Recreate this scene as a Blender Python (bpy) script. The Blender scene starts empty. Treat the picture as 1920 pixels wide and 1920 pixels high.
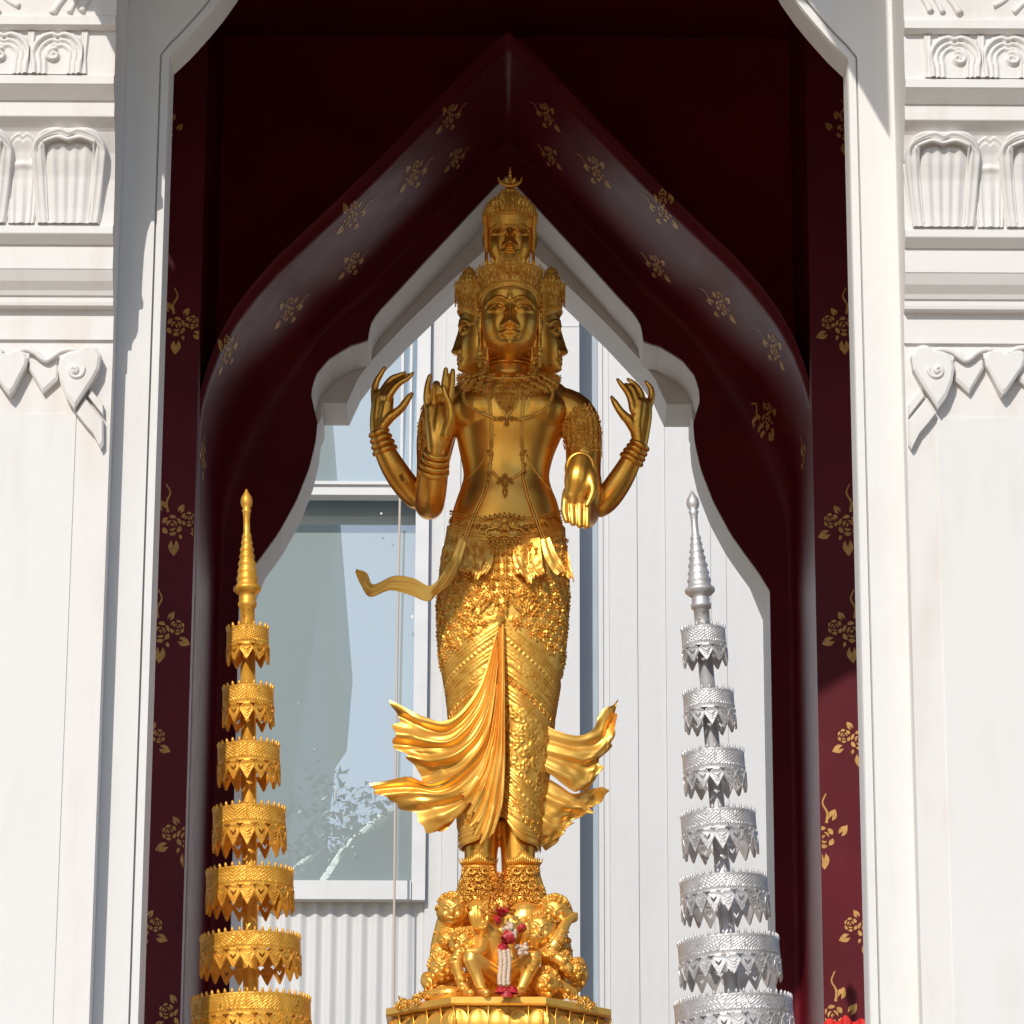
import bpy, math, random
import numpy as np
from mathutils import Vector, Matrix, geometry as mgeo

S = bpy.context.scene
COL = S.collection
random.seed(7)
RNG = np.random.default_rng(11)
R = math.radians
PI = math.pi

# ------------------------------------------------------------------ camera
F = 7500.0                      # focal length in pixels of a 1920 px wide picture
PITCH, YAW, ROLL = R(17.5), R(-0.06), R(0.22)
CAM = Vector((0.0, -14.306, 0.0))
rot = Matrix.Rotation(YAW, 3, 'Z') @ Matrix.Rotation(PI / 2 + PITCH, 3, 'X') @ Matrix.Rotation(ROLL, 3, 'Z')
cd = bpy.data.cameras.new('camera')
cam = bpy.data.objects.new('camera', cd)
COL.objects.link(cam)
cam.matrix_world = Matrix.Translation(CAM) @ rot.to_4x4()
cd.sensor_width = 36.0
cd.lens = 36.0 * F / 1920.0
cd.clip_start = 0.1
cd.clip_end = 2000.0
S.camera = cam

# ------------------------------------------------------------------ sky, sun, exposure
SUN_AZ, SUN_EL = 20.0, 35.0     # azimuth to the left of the camera's back, elevation
world = bpy.data.worlds.new('World')
S.world = world
world.use_nodes = True
wn = world.node_tree.nodes
wl = world.node_tree.links
bg = wn['Background']
sky = wn.new('ShaderNodeTexSky')
sky.sky_type = 'NISHITA'
sky.sun_disc = False
sky.sun_elevation = R(SUN_EL)
sky.sun_rotation = R(180.0 + SUN_AZ)
sky.air_density = 1.0
sky.dust_density = 0.7
sky.ozone_density = 2.5
wl.new(sky.outputs[0], bg.inputs[0])
bg.inputs[1].default_value = 0.14
sd = bpy.data.lights.new('sun', 'SUN')
sd.energy = 3.5
sd.angle = R(0.53)
sd.color = (1.0, 0.945, 0.86)
sun = bpy.data.objects.new('sun', sd)
COL.objects.link(sun)
to_sun = Vector((-math.sin(R(SUN_AZ)) * math.cos(R(SUN_EL)), -math.cos(R(SUN_AZ)) * math.cos(R(SUN_EL)), math.sin(R(SUN_EL))))
sun.rotation_euler = to_sun.to_track_quat('Z', 'Y').to_euler()
S.view_settings.view_transform = 'Standard'
S.view_settings.look = 'None'
S.view_settings.gamma = 1.0
S.view_settings.use_curve_mapping = False
S.view_settings.exposure = -0.11
S.render.engine = 'CYCLES'
S.cycles.max_bounces = 8

# ------------------------------------------------------------------ pixel <-> place
def W(px, py, Y=0.0):
    """The place at depth Y that the photograph shows at (px, py)."""
    d = rot @ Vector(((px - 960.0) / F, (960.0 - py) / F, -1.0))
    t = (Y - CAM.y) / d.y
    return CAM + d * t
def WV(pts, Y=0.0):
    return [W(p[0], p[1], Y) for p in pts]
PXM = lambda Y: (Y - CAM.y) / math.cos(PITCH) / F      # metres per pixel at depth Y

# ------------------------------------------------------------------ mesh helpers
def link(name, me, mat=None, parent=None, smooth=False, **props):
    o = bpy.data.objects.new(name, me)
    COL.objects.link(o)
    if mat is not None and len(me.materials) == 0:
        me.materials.append(mat)
    if smooth:
        me.shade_smooth()
    if parent is not None:
        o.parent = parent
    for k, v in props.items():
        o[k] = v
    return o

def empty(name, loc=(0, 0, 0), **props):
    o = bpy.data.objects.new(name, None)
    COL.objects.link(o)
    o.empty_display_size = 0.1
    o.location = loc
    for k, v in props.items():
        o[k] = v
    return o

def copy_tree(o, parent=None, kids=None):
    c = o.copy()
    COL.objects.link(c)
    if parent is not None:
        c.parent = parent
    for ch in (kids or {}).get(o.name, list(o.children)):
        copy_tree(ch, c)
    return c

class MB:
    """collects vertices and faces of one mesh"""
    def __init__(s):
        s.v = []; s.f = []; s.n = 0
    def add(s, V, Fs):
        V = np.asarray(V, float).reshape(-1, 3)
        s.v.append(V)
        b = s.n
        s.f.extend([tuple(i + b for i in f) for f in Fs])
        s.n += len(V)
        return s
    def grid(s, P, wu=False, wv=False, flip=False):
        P = np.asarray(P, float)
        nu, nv = P.shape[:2]
        b = s.n
        s.v.append(P.reshape(-1, 3)); s.n += nu * nv
        iu = np.arange(nu if wu else nu - 1); iv = np.arange(nv if wv else nv - 1)
        A, B = np.meshgrid(iu, iv, indexing='ij')
        A2 = (A + 1) % nu; B2 = (B + 1) % nv
        q = np.stack([A * nv + B, A2 * nv + B, A2 * nv + B2, A * nv + B2], -1).reshape(-1, 4) + b
        if flip: q = q[:, ::-1]
        s.f.extend(map(tuple, q.tolist()))
        return s
    def box(s, a, b):
        x0, y0, z0 = a; x1, y1, z1 = b
        V = [(x0,y0,z0),(x1,y0,z0),(x1,y1,z0),(x0,y1,z0),(x0,y0,z1),(x1,y0,z1),(x1,y1,z1),(x0,y1,z1)]
        return s.add(V, [(0,3,2,1),(4,5,6,7),(0,1,5,4),(1,2,6,5),(2,3,7,6),(3,0,4,7)])
    def tube(s, pts, rad, n=12, cap=True, flat=None):
        P = np.array([tuple(p) for p in pts], float)
        m = len(P)
        rad = np.broadcast_to(np.asarray(rad, float), (m,))
        T = np.gradient(P, axis=0)
        T /= np.linalg.norm(T, axis=1)[:, None] + 1e-12
        up = np.array([0, 0, 1.0]) if abs(T[0][2]) < 0.9 else np.array([0, 1.0, 0])
        U = np.zeros_like(P); 
        u = np.cross(up, T[0]); u /= np.linalg.norm(u)
        rings = []
        a = np.arange(n) * 2 * PI / n
        for i in range(m):
            u = u - T[i] * np.dot(u, T[i]); u /= np.linalg.norm(u) + 1e-12
            w = np.cross(T[i], u)
            rings.append(P[i] + rad[i] * (np.cos(a)[:, None] * u + np.sin(a)[:, None] * w * (flat or 1.0)))
        b = s.n
        s.grid(np.array(rings), wv=True)
        if cap:
            s.f.append(tuple(b + k for k in range(n))[::-1])
            s.f.append(tuple(b + (m - 1) * n + k for k in range(n)))
        return s
    def capsule(s, p, q, r0, r1, n=14, k=4):
        """tapered tube with round ends"""
        p = np.array(tuple(p), float); q = np.array(tuple(q), float)
        d = q - p; L = np.linalg.norm(d); d = d / (L + 1e-9)
        pts = []; rad = []
        for i in range(k):
            a = PI / 2 * (1 - i / k)
            pts.append(p - d * r0 * math.sin(a)); rad.append(max(r0 * math.cos(a), r0 * 0.03))
        pts.append(p); rad.append(r0); pts.append(q); rad.append(r1)
        for i in range(1, k + 1):
            a = PI / 2 * (i / k)
            pts.append(q + d * r1 * math.sin(a)); rad.append(max(r1 * math.cos(a), r1 * 0.03))
        # use exact tangents
        a = np.arange(n) * 2 * PI / n
        up = np.array([0, 0, 1.0]) if abs(d[2]) < 0.9 else np.array([0, 1.0, 0])
        u = np.cross(up, d); u /= np.linalg.norm(u); w = np.cross(d, u)
        rings = [pp + rr * (np.cos(a)[:, None] * u + np.sin(a)[:, None] * w) for pp, rr in zip(pts, rad)]
        b = s.n
        s.grid(np.array(rings), wv=True)
        m = len(pts)
        s.f.append(tuple(b + j for j in range(n))[::-1]); s.f.append(tuple(b + (m - 1) * n + j for j in range(n)))
        return s
    def sphere(s, c, r, n=14, m=9, M=None):
        th = np.linspace(0.02, PI - 0.02, m); ph = np.arange(n) * 2 * PI / n
        r = np.broadcast_to(np.asarray(r, float), (3,))
        X = np.stack([np.outer(np.sin(th), np.cos(ph)) * r[0], np.outer(np.sin(th), np.sin(ph)) * r[1],
                      np.outer(-np.cos(th), np.ones(n)) * r[2]], -1)
        if M is not None:
            X = X @ np.array(M).T
        X = X + np.array(tuple(c), float)
        b = s.n
        s.grid(X, wv=True, flip=True)
        s.f.append(tuple(b + j for j in range(n))[::-1]); s.f.append(tuple(b + (m - 1) * n + j for j in range(n)))
        return s
    def lathe(s, prof, n=32, c=(0, 0, 0), cap=True):
        a = np.arange(n) * 2 * PI / n
        P = np.array([[(r * math.cos(t) + c[0], r * math.sin(t) + c[1], z + c[2]) for t in a] for r, z in prof])
        b = s.n
        s.grid(P, wv=True, flip=True)
        if cap:
            s.f.append(tuple(b + k for k in range(n))); s.f.append(tuple(b + (len(prof) - 1) * n + k for k in range(n))[::-1])
        return s
    def prism(s, poly, fn, d0, d1, holes=()):
        """flat polygon (with holes) of (u, v) points; fn(u, v, depth) -> xyz; closed solid between depths"""
        loops = [list(poly)] + [list(h) for h in holes]
        tris = mgeo.tessellate_polygon([[Vector((a, b, 0)) for a, b in l] for l in loops])
        flat = [p for l in loops for p in l]
        n = len(flat)
        V = [tuple(fn(a, b, d0)) for a, b in flat] + [tuple(fn(a, b, d1)) for a, b in flat]
        Fs = [tuple(t) for t in tris] + [tuple(i + n for i in t)[::-1] for t in tris]
        o = 0
        for l in loops:
            m = len(l)
            for i in range(m):
                j = (i + 1) % m
                Fs.append((o + i, o + j, n + o + j, n + o + i))
            o += m
        return s.add(V, Fs)
    def mesh(s, name='mesh', recalc=False):
        me = bpy.data.meshes.new(name)
        V = np.concatenate(s.v) if s.v else np.zeros((0, 3))
        me.from_pydata(V.tolist(), [], s.f)
        if recalc:
            import bmesh
            bm = bmesh.new(); bm.from_mesh(me)
            bmesh.ops.recalc_face_normals(bm, faces=bm.faces)
            bm.to_mesh(me); bm.free()
        me.update()
        return me
    def build(s, name, mat, parent=None, smooth=False, recalc=True, **props):
        return link(name, s.mesh(name, recalc), mat, parent, smooth, **props)

def remeshed(mb, voxel, smooth_it=2, name='mesh'):
    """fuse everything in mb into one continuous skin"""
    me = mb.mesh('raw', True)
    o = bpy.data.objects.new('raw', me)
    COL.objects.link(o)
    m = o.modifiers.new('r', 'REMESH'); m.mode = 'VOXEL'; m.voxel_size = voxel; m.use_smooth_shade = True
    if smooth_it:
        k = o.modifiers.new('s', 'SMOOTH'); k.iterations = smooth_it; k.factor = 0.5
    dg = bpy.context.evaluated_depsgraph_get()
    out = bpy.data.meshes.new_from_object(o.evaluated_get(dg))
    out.name = name
    bpy.data.objects.remove(o)
    bpy.data.meshes.remove(me)
    return out

def resample(pts, n):
    P = np.array([tuple(p) for p in pts], float)
    d = np.r_[0, np.cumsum(np.linalg.norm(np.diff(P, axis=0), axis=1))]
    t = np.linspace(0, d[-1], n)
    return np.stack([np.interp(t, d, P[:, k]) for k in range(P.shape[1])], -1)

def crom(pts, per=6):
    """Catmull-Rom through the points"""
    P = np.array([tuple(p) for p in pts], float)
    P = np.vstack([2 * P[0] - P[1], P, 2 * P[-1] - P[-2]])
    out = []
    for i in range(1, len(P) - 2):
        for k in range(per):
            t = k / per
            out.append(0.5 * ((2 * P[i]) + (P[i + 1] - P[i - 1]) * t + (2 * P[i - 1] - 5 * P[i] + 4 * P[i + 1] - P[i + 2]) * t * t
                              + (3 * P[i] - P[i - 1] - 3 * P[i + 1] + P[i + 2]) * t ** 3))
    out.append(P[-2])
    return np.array(out)

# ------------------------------------------------------------------ materials
def mat(name, col, rough=0.5, metal=0.0, noise=None, bump=None, coat=0.0, rvar=None, spec=None, extra=None):
    """noise=(scale, amount[, colour2]); bump=(scale, strength, distance); rvar=(scale, amount)"""
    m = bpy.data.materials.new(name)
    m.use_nodes = True
    nt = m.node_tree
    N, L = nt.nodes, nt.links
    b = N['Principled BSDF']
    b.inputs['Base Color'].default_value = (*col, 1)
    b.inputs['Roughness'].default_value = rough
    b.inputs['Metallic'].default_value = metal
    if coat:
        b.inputs['Coat Weight'].default_value = coat
        b.inputs['Coat Roughness'].default_value = 0.12
    if spec is not None:
        b.inputs['Specular IOR Level'].default_value = spec
    tc = N.new('ShaderNodeTexCoord')
    if noise:
        n = N.new('ShaderNodeTexNoise'); n.inputs['Scale'].default_value = noise[0]; n.inputs['Detail'].default_value = 6
        L.new(tc.outputs['Object'], n.inputs['Vector'])
        cr = N.new('ShaderNodeValToRGB')
        cr.color_ramp.elements[0].position = 0.35; cr.color_ramp.elements[1].position = 0.7
        c2 = noise[2] if len(noise) > 2 else tuple(c * (1 - noise[1]) for c in col)
        cr.color_ramp.elements[0].color = (*c2, 1); cr.color_ramp.elements[1].color = (*col, 1)
        L.new(n.outputs['Fac'], cr.inputs[0]); L.new(cr.outputs[0], b.inputs['Base Color'])
    if rvar:
        n = N.new('ShaderNodeTexNoise'); n.inputs['Scale'].default_value = rvar[0]; n.inputs['Detail'].default_value = 4
        L.new(tc.outputs['Object'], n.inputs['Vector'])
        mr = N.new('ShaderNodeMapRange'); mr.inputs[3].default_value = rough - rvar[1]; mr.inputs[4].default_value = rough + rvar[1]
        L.new(n.outputs['Fac'], mr.inputs[0]); L.new(mr.outputs[0], b.inputs['Roughness'])
    if bump:
        n = N.new('ShaderNodeTexNoise'); n.inputs['Scale'].default_value = bump[0]; n.inputs['Detail'].default_value = 5
        L.new(tc.outputs['Object'], n.inputs['Vector'])
        bp = N.new('ShaderNodeBump'); bp.inputs['Strength'].default_value = bump[1]; bp.inputs['Distance'].default_value = bump[2]
        L.new(n.outputs['Fac'], bp.inputs['Height']); L.new(bp.outputs[0], b.inputs['Normal'])
    return m

def plaster(name, col=(0.73, 0.718, 0.70), stain=(0.60, 0.56, 0.50), amt=0.45):
    """white painted plaster with faint vertical weather streaks and trowel relief"""
    m = mat(name, col, 0.62, bump=(18, 0.35, 0.004))
    N, L = m.node_tree.nodes, m.node_tree.links
    b = N['Principled BSDF']
    tc = N.new('ShaderNodeTexCoord')
    mp = N.new('ShaderNodeMapping'); mp.inputs['Scale'].default_value = (9, 9, 1.1)
    L.new(tc.outputs['Object'], mp.inputs[0])
    n1 = N.new('ShaderNodeTexNoise'); n1.inputs['Scale'].default_value = 1.6; n1.inputs['Detail'].default_value = 8
    L.new(mp.outputs[0], n1.inputs['Vector'])
    n2 = N.new('ShaderNodeTexNoise'); n2.inputs['Scale'].default_value = 2.1; n2.inputs['Detail'].default_value = 5
    L.new(tc.outputs['Object'], n2.inputs['Vector'])
    mu = N.new('ShaderNodeMath'); mu.operation = 'MULTIPLY'
    L.new(n1.outputs['Fac'], mu.inputs[0]); L.new(n2.outputs['Fac'], mu.inputs[1])
    cr = N.new('ShaderNodeValToRGB')
    cr.color_ramp.elements[0].position = 0.26; cr.color_ramp.elements[0].color = (*col, 1)
    cr.color_ramp.elements[1].position = 0.52
    cr.color_ramp.elements[1].color = (*[c * (1 - amt) + s * amt for c, s in zip(col, stain)], 1)
    L.new(mu.outputs[0], cr.inputs[0]); L.new(cr.outputs[0], b.inputs['Base Color'])
    return m

M = {}
M['white'] = plaster('white_plaster')
M['carved'] = plaster('white_carved_plaster', (0.74, 0.715, 0.69), (0.56, 0.46, 0.37), 0.5)
M['white_back'] = plaster('white_wall_paint', (0.74, 0.735, 0.74), (0.6, 0.6, 0.62), 0.4)
M['maroon'] = mat('maroon_lacquer', (0.135, 0.010, 0.018), 0.36, noise=(3, 0.3), bump=(60, 0.12, 0.001), coat=0.15, rvar=(5, 0.05))
M['maroon_arch'] = mat('maroon_lacquer_brushed', (0.15, 0.010, 0.018), 0.38, noise=(3, 0.3), bump=(45, 0.25, 0.0012), coat=0.0, rvar=(9, 0.10), spec=0.20)
for k_ in ('maroon', 'maroon_arch'):
    M[k_].node_tree.nodes['Principled BSDF'].inputs['Specular Tint'].default_value = (1.0, 0.66, 0.70, 1)
    M[k_].node_tree.nodes['Principled BSDF'].inputs['Coat Tint'].default_value = (1.0, 0.8, 0.8, 1)
M['maroon_dark'] = mat('maroon_distemper', (0.26, 0.014, 0.022), 0.95, noise=(2, 0.3), spec=0.0)
M['stencil'] = mat('gold_stencil_paint', (0.70, 0.38, 0.11), 0.45, 0.15, noise=(30, 0.3))
M['gold'] = mat('gilded_bronze', (1.0, 0.53, 0.105), 0.35, 0.92, noise=(7, 0.0, (0.88, 0.41, 0.055)), bump=(30, 0.2, 0.003), rvar=(11, 0.07))
M['gold_cloth'] = mat('gilded_drapery', (1.0, 0.60, 0.14), 0.38, 0.66, noise=(7, 0.0, (0.92, 0.49, 0.08)), bump=(30, 0.2, 0.003), rvar=(11, 0.07))
M['gold_orn'] = mat('gilded_ornament', (1.0, 0.60, 0.12), 0.42, 0.60, noise=(25, 0.0, (0.80, 0.38, 0.05)), bump=(90, 0.2, 0.001), rvar=(20, 0.08))
M['gold_paint'] = mat('gold_paint', (0.95, 0.50, 0.075), 0.45, 0.5, noise=(30, 0.0, (0.72, 0.33, 0.03)), bump=(120, 0.35, 0.001))
M['silver_paint'] = mat('silver_paint', (0.70, 0.69, 0.69), 0.46, 0.62, noise=(30, 0.0, (0.56, 0.54, 0.53)), bump=(120, 0.35, 0.001))
def spots(m, scale, pos, col):
    """small tarnish marks and worn dots"""
    nt = m.node_tree; N, L = nt.nodes, nt.links; b = N['Principled BSDF']
    tc = N.new('ShaderNodeTexCoord'); n = N.new('ShaderNodeTexNoise'); n.inputs['Scale'].default_value = scale; n.inputs['Detail'].default_value = 3
    L.new(tc.outputs['Object'], n.inputs['Vector'])
    cr = N.new('ShaderNodeValToRGB'); cr.color_ramp.elements[0].position = pos; cr.color_ramp.elements[0].color = (0, 0, 0, 1); cr.color_ramp.elements[1].position = pos + .04; cr.color_ramp.elements[1].color = (1, 1, 1, 1)
    L.new(n.outputs['Fac'], cr.inputs[0])
    mx = N.new('ShaderNodeMix'); mx.data_type = 'RGBA'; mx.inputs[7].default_value = (*col, 1)
    old = b.inputs['Base Color'].links[0].from_socket
    L.new(cr.outputs[0], mx.inputs[0]); L.new(old, mx.inputs[6]); L.new(mx.outputs[2], b.inputs['Base Color'])
spots(M['gold'], 24, .70, (0.30, 0.13, 0.03)); spots(M['gold_orn'], 55, .66, (0.36, 0.16, 0.03)); spots(M['gold_paint'], 60, .66, (0.45, 0.2, 0.03)); spots(M['silver_paint'], 60, .66, (0.38, 0.31, 0.26))
spots(M['stencil'], 160, .64, (0.09, 0.008, 0.012)); spots(M['maroon'], 40, .72, (0.16, 0.03, 0.035)); spots(M['maroon_arch'], 40, .72, (0.14, 0.03, 0.035))
M['ground'] = mat('grey_paving', (0.50, 0.37, 0.24), 0.8, noise=(2, 0.3))
M['marble'] = mat('pale_floor_stone', (0.50, 0.47, 0.43), 0.35, noise=(1.5, 0.2))
# ================================================================== ground and podium
g = MB(); g.box((-120, -120, -1.9), (120, 120, -1.6)); g.build('ground', M['ground'], kind='structure')
YF, YN, YQ, YB = -2.0, 0.55, 1.35, 1.40      # front wall, near edge of rear vault, cusped plate front, rear arch front
YP = 0.46                                    # plane of the maroon corner piers

pav = empty('shrine_pavilion', (0, 0, 1.0), label='white shrine pavilion with a maroon lacquered interior framing the golden statue', category='pavilion')
def PP(name, mb, m, parent=None, smooth=False, **k):
    """build in world space, then hang under the pavilion"""
    o = mb.build(name, M[m] if isinstance(m, str) else m, None, smooth, **k)
    o.parent = parent or pav
    o.matrix_parent_inverse = Matrix.Translation(-Vector((0, 0, 1.0)))
    return o
b = MB(); b.box((-3.0, -2.9, -1.59), (3.0, 2.9, 1.0)); PP('podium', b, 'white')
b = MB(); b.box((-2.6, -2.2, 1.003), (2.6, 2.4, 1.06)); PP('floor', b, 'marble')

XC = 946.0
def sym(left, cx=XC):
    """left half of an outline (apex first, going down) -> full outline left foot .. apex .. right foot"""
    r = [(2 * cx - x, y) for x, y in left]
    return left[::-1] + r[1:]
def outline(left, Y, right=None):
    """left half in pixels (apex first) at depth Y; right = the pixel that mirrors the last left point"""
    P = WV(left, Y)
    c = (P[-1].x + W(right[0], right[1], Y).x) / 2
    P[0].x = c
    return [Vector((p.x, Y, p.z)) for p in P[::-1]] + [Vector((2 * c - p.x, Y, p.z)) for p in P[1:]]
ZB = 1.06

# ---- rear vault: near edge, soffit, cusped plate
near_px = [(946, 78), (903, 121), (820, 205), (760, 266), (700, 327), (640, 385), (580, 441), (520, 497), (476, 546), (441, 592), (411, 645), (390, 700), (376, 750), (371, 790)]
cusp_px = [(946, 334), (930, 351), (850, 436), (790, 500), (735, 560), (708, 588), (694, 612), (690, 641), (658, 650), (618, 674), (592, 705), (583, 740), (586, 768), (596, 788),
           (592, 830), (580, 880), (556, 940), (523, 1000), (497, 1036), (470, 1072), (449, 1106)]
back_px = [(946, 436), (900, 478), (842, 531), (761, 609), (699, 674), (672, 709), (650, 756)]

def drop(P, dz=0.0):
    """add a foot at floor level under both ends"""
    a, z = P[0], P[-1]
    return [Vector((a.x, a.y, ZB))] + P + [Vector((z.x, z.y, ZB))]
nearP = outline(near_px, YN, (1528, 785))
cuspP = outline(cusp_px, YB, (1443, 1106))
hn = abs(nearP[0].x - nearP[-1].x) / 2
def half_arc(P, n1, n2):
    """points from foot to apex: n1 on the straight foot part, n2 on the arch"""
    h = (len(P) - 1) // 2
    leftside = P[:h + 1]                      # foot(spring) .. apex
    foot = Vector((leftside[0].x, leftside[0].y, ZB))
    A = resample([foot, leftside[0]], n1)
    B = resample(leftside, n2)
    rA = resample([P[-1], Vector((P[-1].x, P[-1].y, ZB))], n1)
    rB = resample(P[h:], n2)
    return np.vstack([A[:-1], B, rB[1:], rA[1:]])
apx0 = nearP[len(nearP) // 2].x
nearA = half_arc([Vector((apx0 + (p.x - apx0) * .991, p.y, p.z - .02)) for p in nearP], 14, 60)
cuspA = half_arc(cuspP, 14, 60)
apx = nearP[len(nearP) // 2].x
# soffit rows: near edge rounded over a 4 cm nose, straight barrel, then a soft turn into the plate, then the plate face
def shrink(A, k, Y, dz=0.0):
    B = A.copy(); B[:, 0] = apx + (B[:, 0] - apx) * k; B[:, 1] = Y; B[:, 2] = ZB + (B[:, 2] - ZB) * k + dz
    return B
rows = []
for a in (0, 20, 45, 70, 90):
    k = 1 + 0.012 * (1 - math.sin(R(a))); rows.append(shrink(nearA, k, YN + 0.05 * (1 - math.cos(R(a)))))
for Y in (0.75, 0.95, 1.12, 1.22):
    rows.append(shrink(nearA, 1 - 0.012 * (Y - YN), Y))
base_row = rows[-1]
plate = cuspA.copy(); plate[:, 1] = YB - 0.02
for t, e in ((0.02, .35), (0.05, .62), (0.09, .82), (0.14, .94), (0.20, 1), (0.34, 1), (0.5, 1), (0.75, 1), (1.0, 1)):
    ry = base_row * (1 - t) + plate * t
    ry[:, 1] = 1.22 + (plate[:, 1] - 1.22) * e
    rows.append(ry)
VAULT = np.array(rows)                        # (rows, points, 3)
mb = MB(); mb.grid(VAULT, flip=False)
vault = PP('rear_vault', mb, 'maroon_arch', smooth=True, recalc=False)
# outer side of the vault shell (extrados) so that it is solid
ext2 = shrink(nearA, 1.013, YN + 0.02); ext3 = shrink(nearA, 1.013, 1.33)
mb = MB(); mb.grid(np.array([rows[0], ext2, ext3])); PP('vault_shell', mb, 'maroon_dark', smooth=False, recalc=False)

# ---- white cusped arch (front layer) and plain arch (rear layer)
def frame_wall(name, P, Y0, Y1, xo, zo, m, **k):
    """wall slab with the opening P (feet at ends) cut out, as a ring between opening and an outer rectangle"""
    A = [(p[0], p[2]) for p in P]
    c = (A[0][0] + A[-1][0]) / 2
    poly = [(c - xo, A[0][1]), (c - xo, zo), (c + xo, zo), (c + xo, A[-1][1])] + A[::-1]
    mb = MB(); mb.prism(poly, lambda u, v, d: (u, d, v), Y0, Y1)
    return PP(name, mb, m, **k)
frame_wall('rear_cusped_arch', cuspA, YB, YB + 0.30, 2.3, 7.04, 'white')
backP = outline(back_px, YB + 0.305, (1238, 752))
# plain rear arch opens to the same width below its springing
bb = [Vector((cuspA[0][0] - 0.0, 0, ZB)), Vector((cuspA[0][0], 0, W(449, 1106, YB).z + 0.05)), Vector((cuspP[14].x if False else W(596, 785, YB).x, 0, backP[0].z - 0.06)), Vector((W(596, 785, YB).x, 0, backP[0].z))]
h = (len(backP) - 1) // 2
lf = bb + backP[:h + 1]
full = [Vector((p.x, 0, p.z)) for p in lf] + [Vector((2 * apx - p.x, 0, p.z)) for p in lf[:-1][::-1]]
rA = []
for i, p in enumerate(full):
    rA.append(p)
frame_wall('rear_plain_arch', np.array([tuple(p) for p in rA]), YB + 0.303, YB + 0.60, 2.3, 7.04, 'white')

# ---- maroon interior: corner piers, side walls with openings, ceiling, recess above the vault
def box(name, a, b_, m, **k):
    mb = MB(); mb.box(a, b_); return PP(name, mb, m, **k)
xl = W(364, 1000, YP).x; xr = W(1527, 1000, YP).x
box('corner_pier', (-2.0, YP, ZB), (xl, 1.9, 7.04), 'maroon')
box('corner_pier', (xr, YP, ZB), (2.0, 1.9, 7.04), 'maroon')
frame_wall('recess_wall', shrink(nearA, 1.008, 1.30), 1.30, 1.37, 2.0, 7.04, 'maroon_dark')
box('ceiling', (-2.0, -1.7, 7.05), (2.0, 2.0, 7.16), 'maroon_dark')
# side walls: jambs and lintel round a side opening
for sx in (-1, 1):
    xa, xb = sorted((sx * 2.0, sx * 2.25))
    box('side_wall', (xa, -1.75, ZB), (xb, -1.15, 7.04), 'maroon')
    box('side_wall', (xa, 0.46, ZB), (xb, 1.99, 7.04), 'maroon')
    box('side_lintel', (xa, -1.147, 5.7), (xb, 0.457, 7.04), 'maroon')

# ---- front wall: jambs with an inner fillet, arch with moulding and soffit
front_px = [(954, -590), (860, -530), (760, -450), (670, -360), (590, -270), (520, -170), (465, -80), (440, -35), (415, 0), (395, 25), (372, 51), (348, 77), (319, 104)]
fP = outline(front_px, YF, (1589, 135))
XIN = (fP[-1].x - fP[0].x) / 2
h = (len(fP) - 1) // 2
fA = half_arc(fP, 10, 50)
def off(A, d):
    """offset an outline outward by d"""
    T = np.gradient(A, axis=0); T[:, 1] = 0; T /= np.linalg.norm(T, axis=1)[:, None]
    N_ = np.stack([-T[:, 2], 0 * T[:, 0], T[:, 0]], -1)
    return A + N_ * d
def offx(A, d):
    """offset outward horizontally on the jamb, outward everywhere on the arch"""
    return off(A, d)
def atY(A, Y):
    q = A.copy(); q[:, 1] = Y; return q
fillet = offx(fA, 0.028); groove = offx(fA, 0.033)
mb = MB()
mb.grid(np.array([atY(fA, YF + 0.16), atY(fA, YF + 0.012), atY(offx(fA, 0.004), YF), atY(offx(fA, 0.012), YF), atY(fillet, YF - 0.0), atY(offx(fA, 0.0285), YF + 0.012), atY(groove, YF + 0.012), atY(offx(fA, 0.0335), YF - 0.01)]))
PP('arch_moulding', mb, 'white', recalc=False)
# wall plane behind the pilasters
frame_wall('front_wall', offx(fA, 0.0336), YF - 0.01, YF + 0.155, 2.3, 7.38, 'white')

# pilaster plane; the unseen shadow boards over the opening are added further down
PIL_Y = YF - 0.105
def pilaster(sign, name_label):
    e = empty('pilaster', (0, 0, 0))
    return e
# ================================================================== relief tools
def seg_dist(X, Y, pts):
    """distance from every grid point to a polyline, and the arc parameter 0..1 of the nearest point"""
    P = np.asarray(pts, float)
    best = np.full(X.shape, 1e9); par = np.zeros(X.shape)
    L = np.r_[0, np.cumsum(np.linalg.norm(np.diff(P, axis=0), axis=1))]
    for i in range(len(P) - 1):
        a, b = P[i], P[i + 1]
        d = b - a; q = d @ d + 1e-12
        t = np.clip(((X - a[0]) * d[0] + (Y - a[1]) * d[1]) / q, 0, 1)
        r = np.hypot(X - a[0] - t * d[0], Y - a[1] - t * d[1])
        m = r < best
        best[m] = r[m]; par[m] = ((L[i] + t * math.sqrt(q)) / (L[-1] + 1e-9))[m]
    return best, par
def ridge(H, X, Y, pts, w, h, taper=0.0):
    d, t = seg_dist(X, Y, pts)
    ww = w * (1 - taper * t)
    k = np.clip(1 - (d / ww) ** 2, 0, 1)
    return np.maximum(H, h * np.sqrt(k))
def spiral(cx, cy, r0, r1, a0, turns, n=26, sq=1.0):
    t = np.linspace(0, 1, n); a = a0 + t * turns * 2 * PI; r = r0 + (r1 - r0) * t
    return np.stack([cx + r * np.cos(a), cy + sq * r * np.sin(a)], -1)

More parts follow.
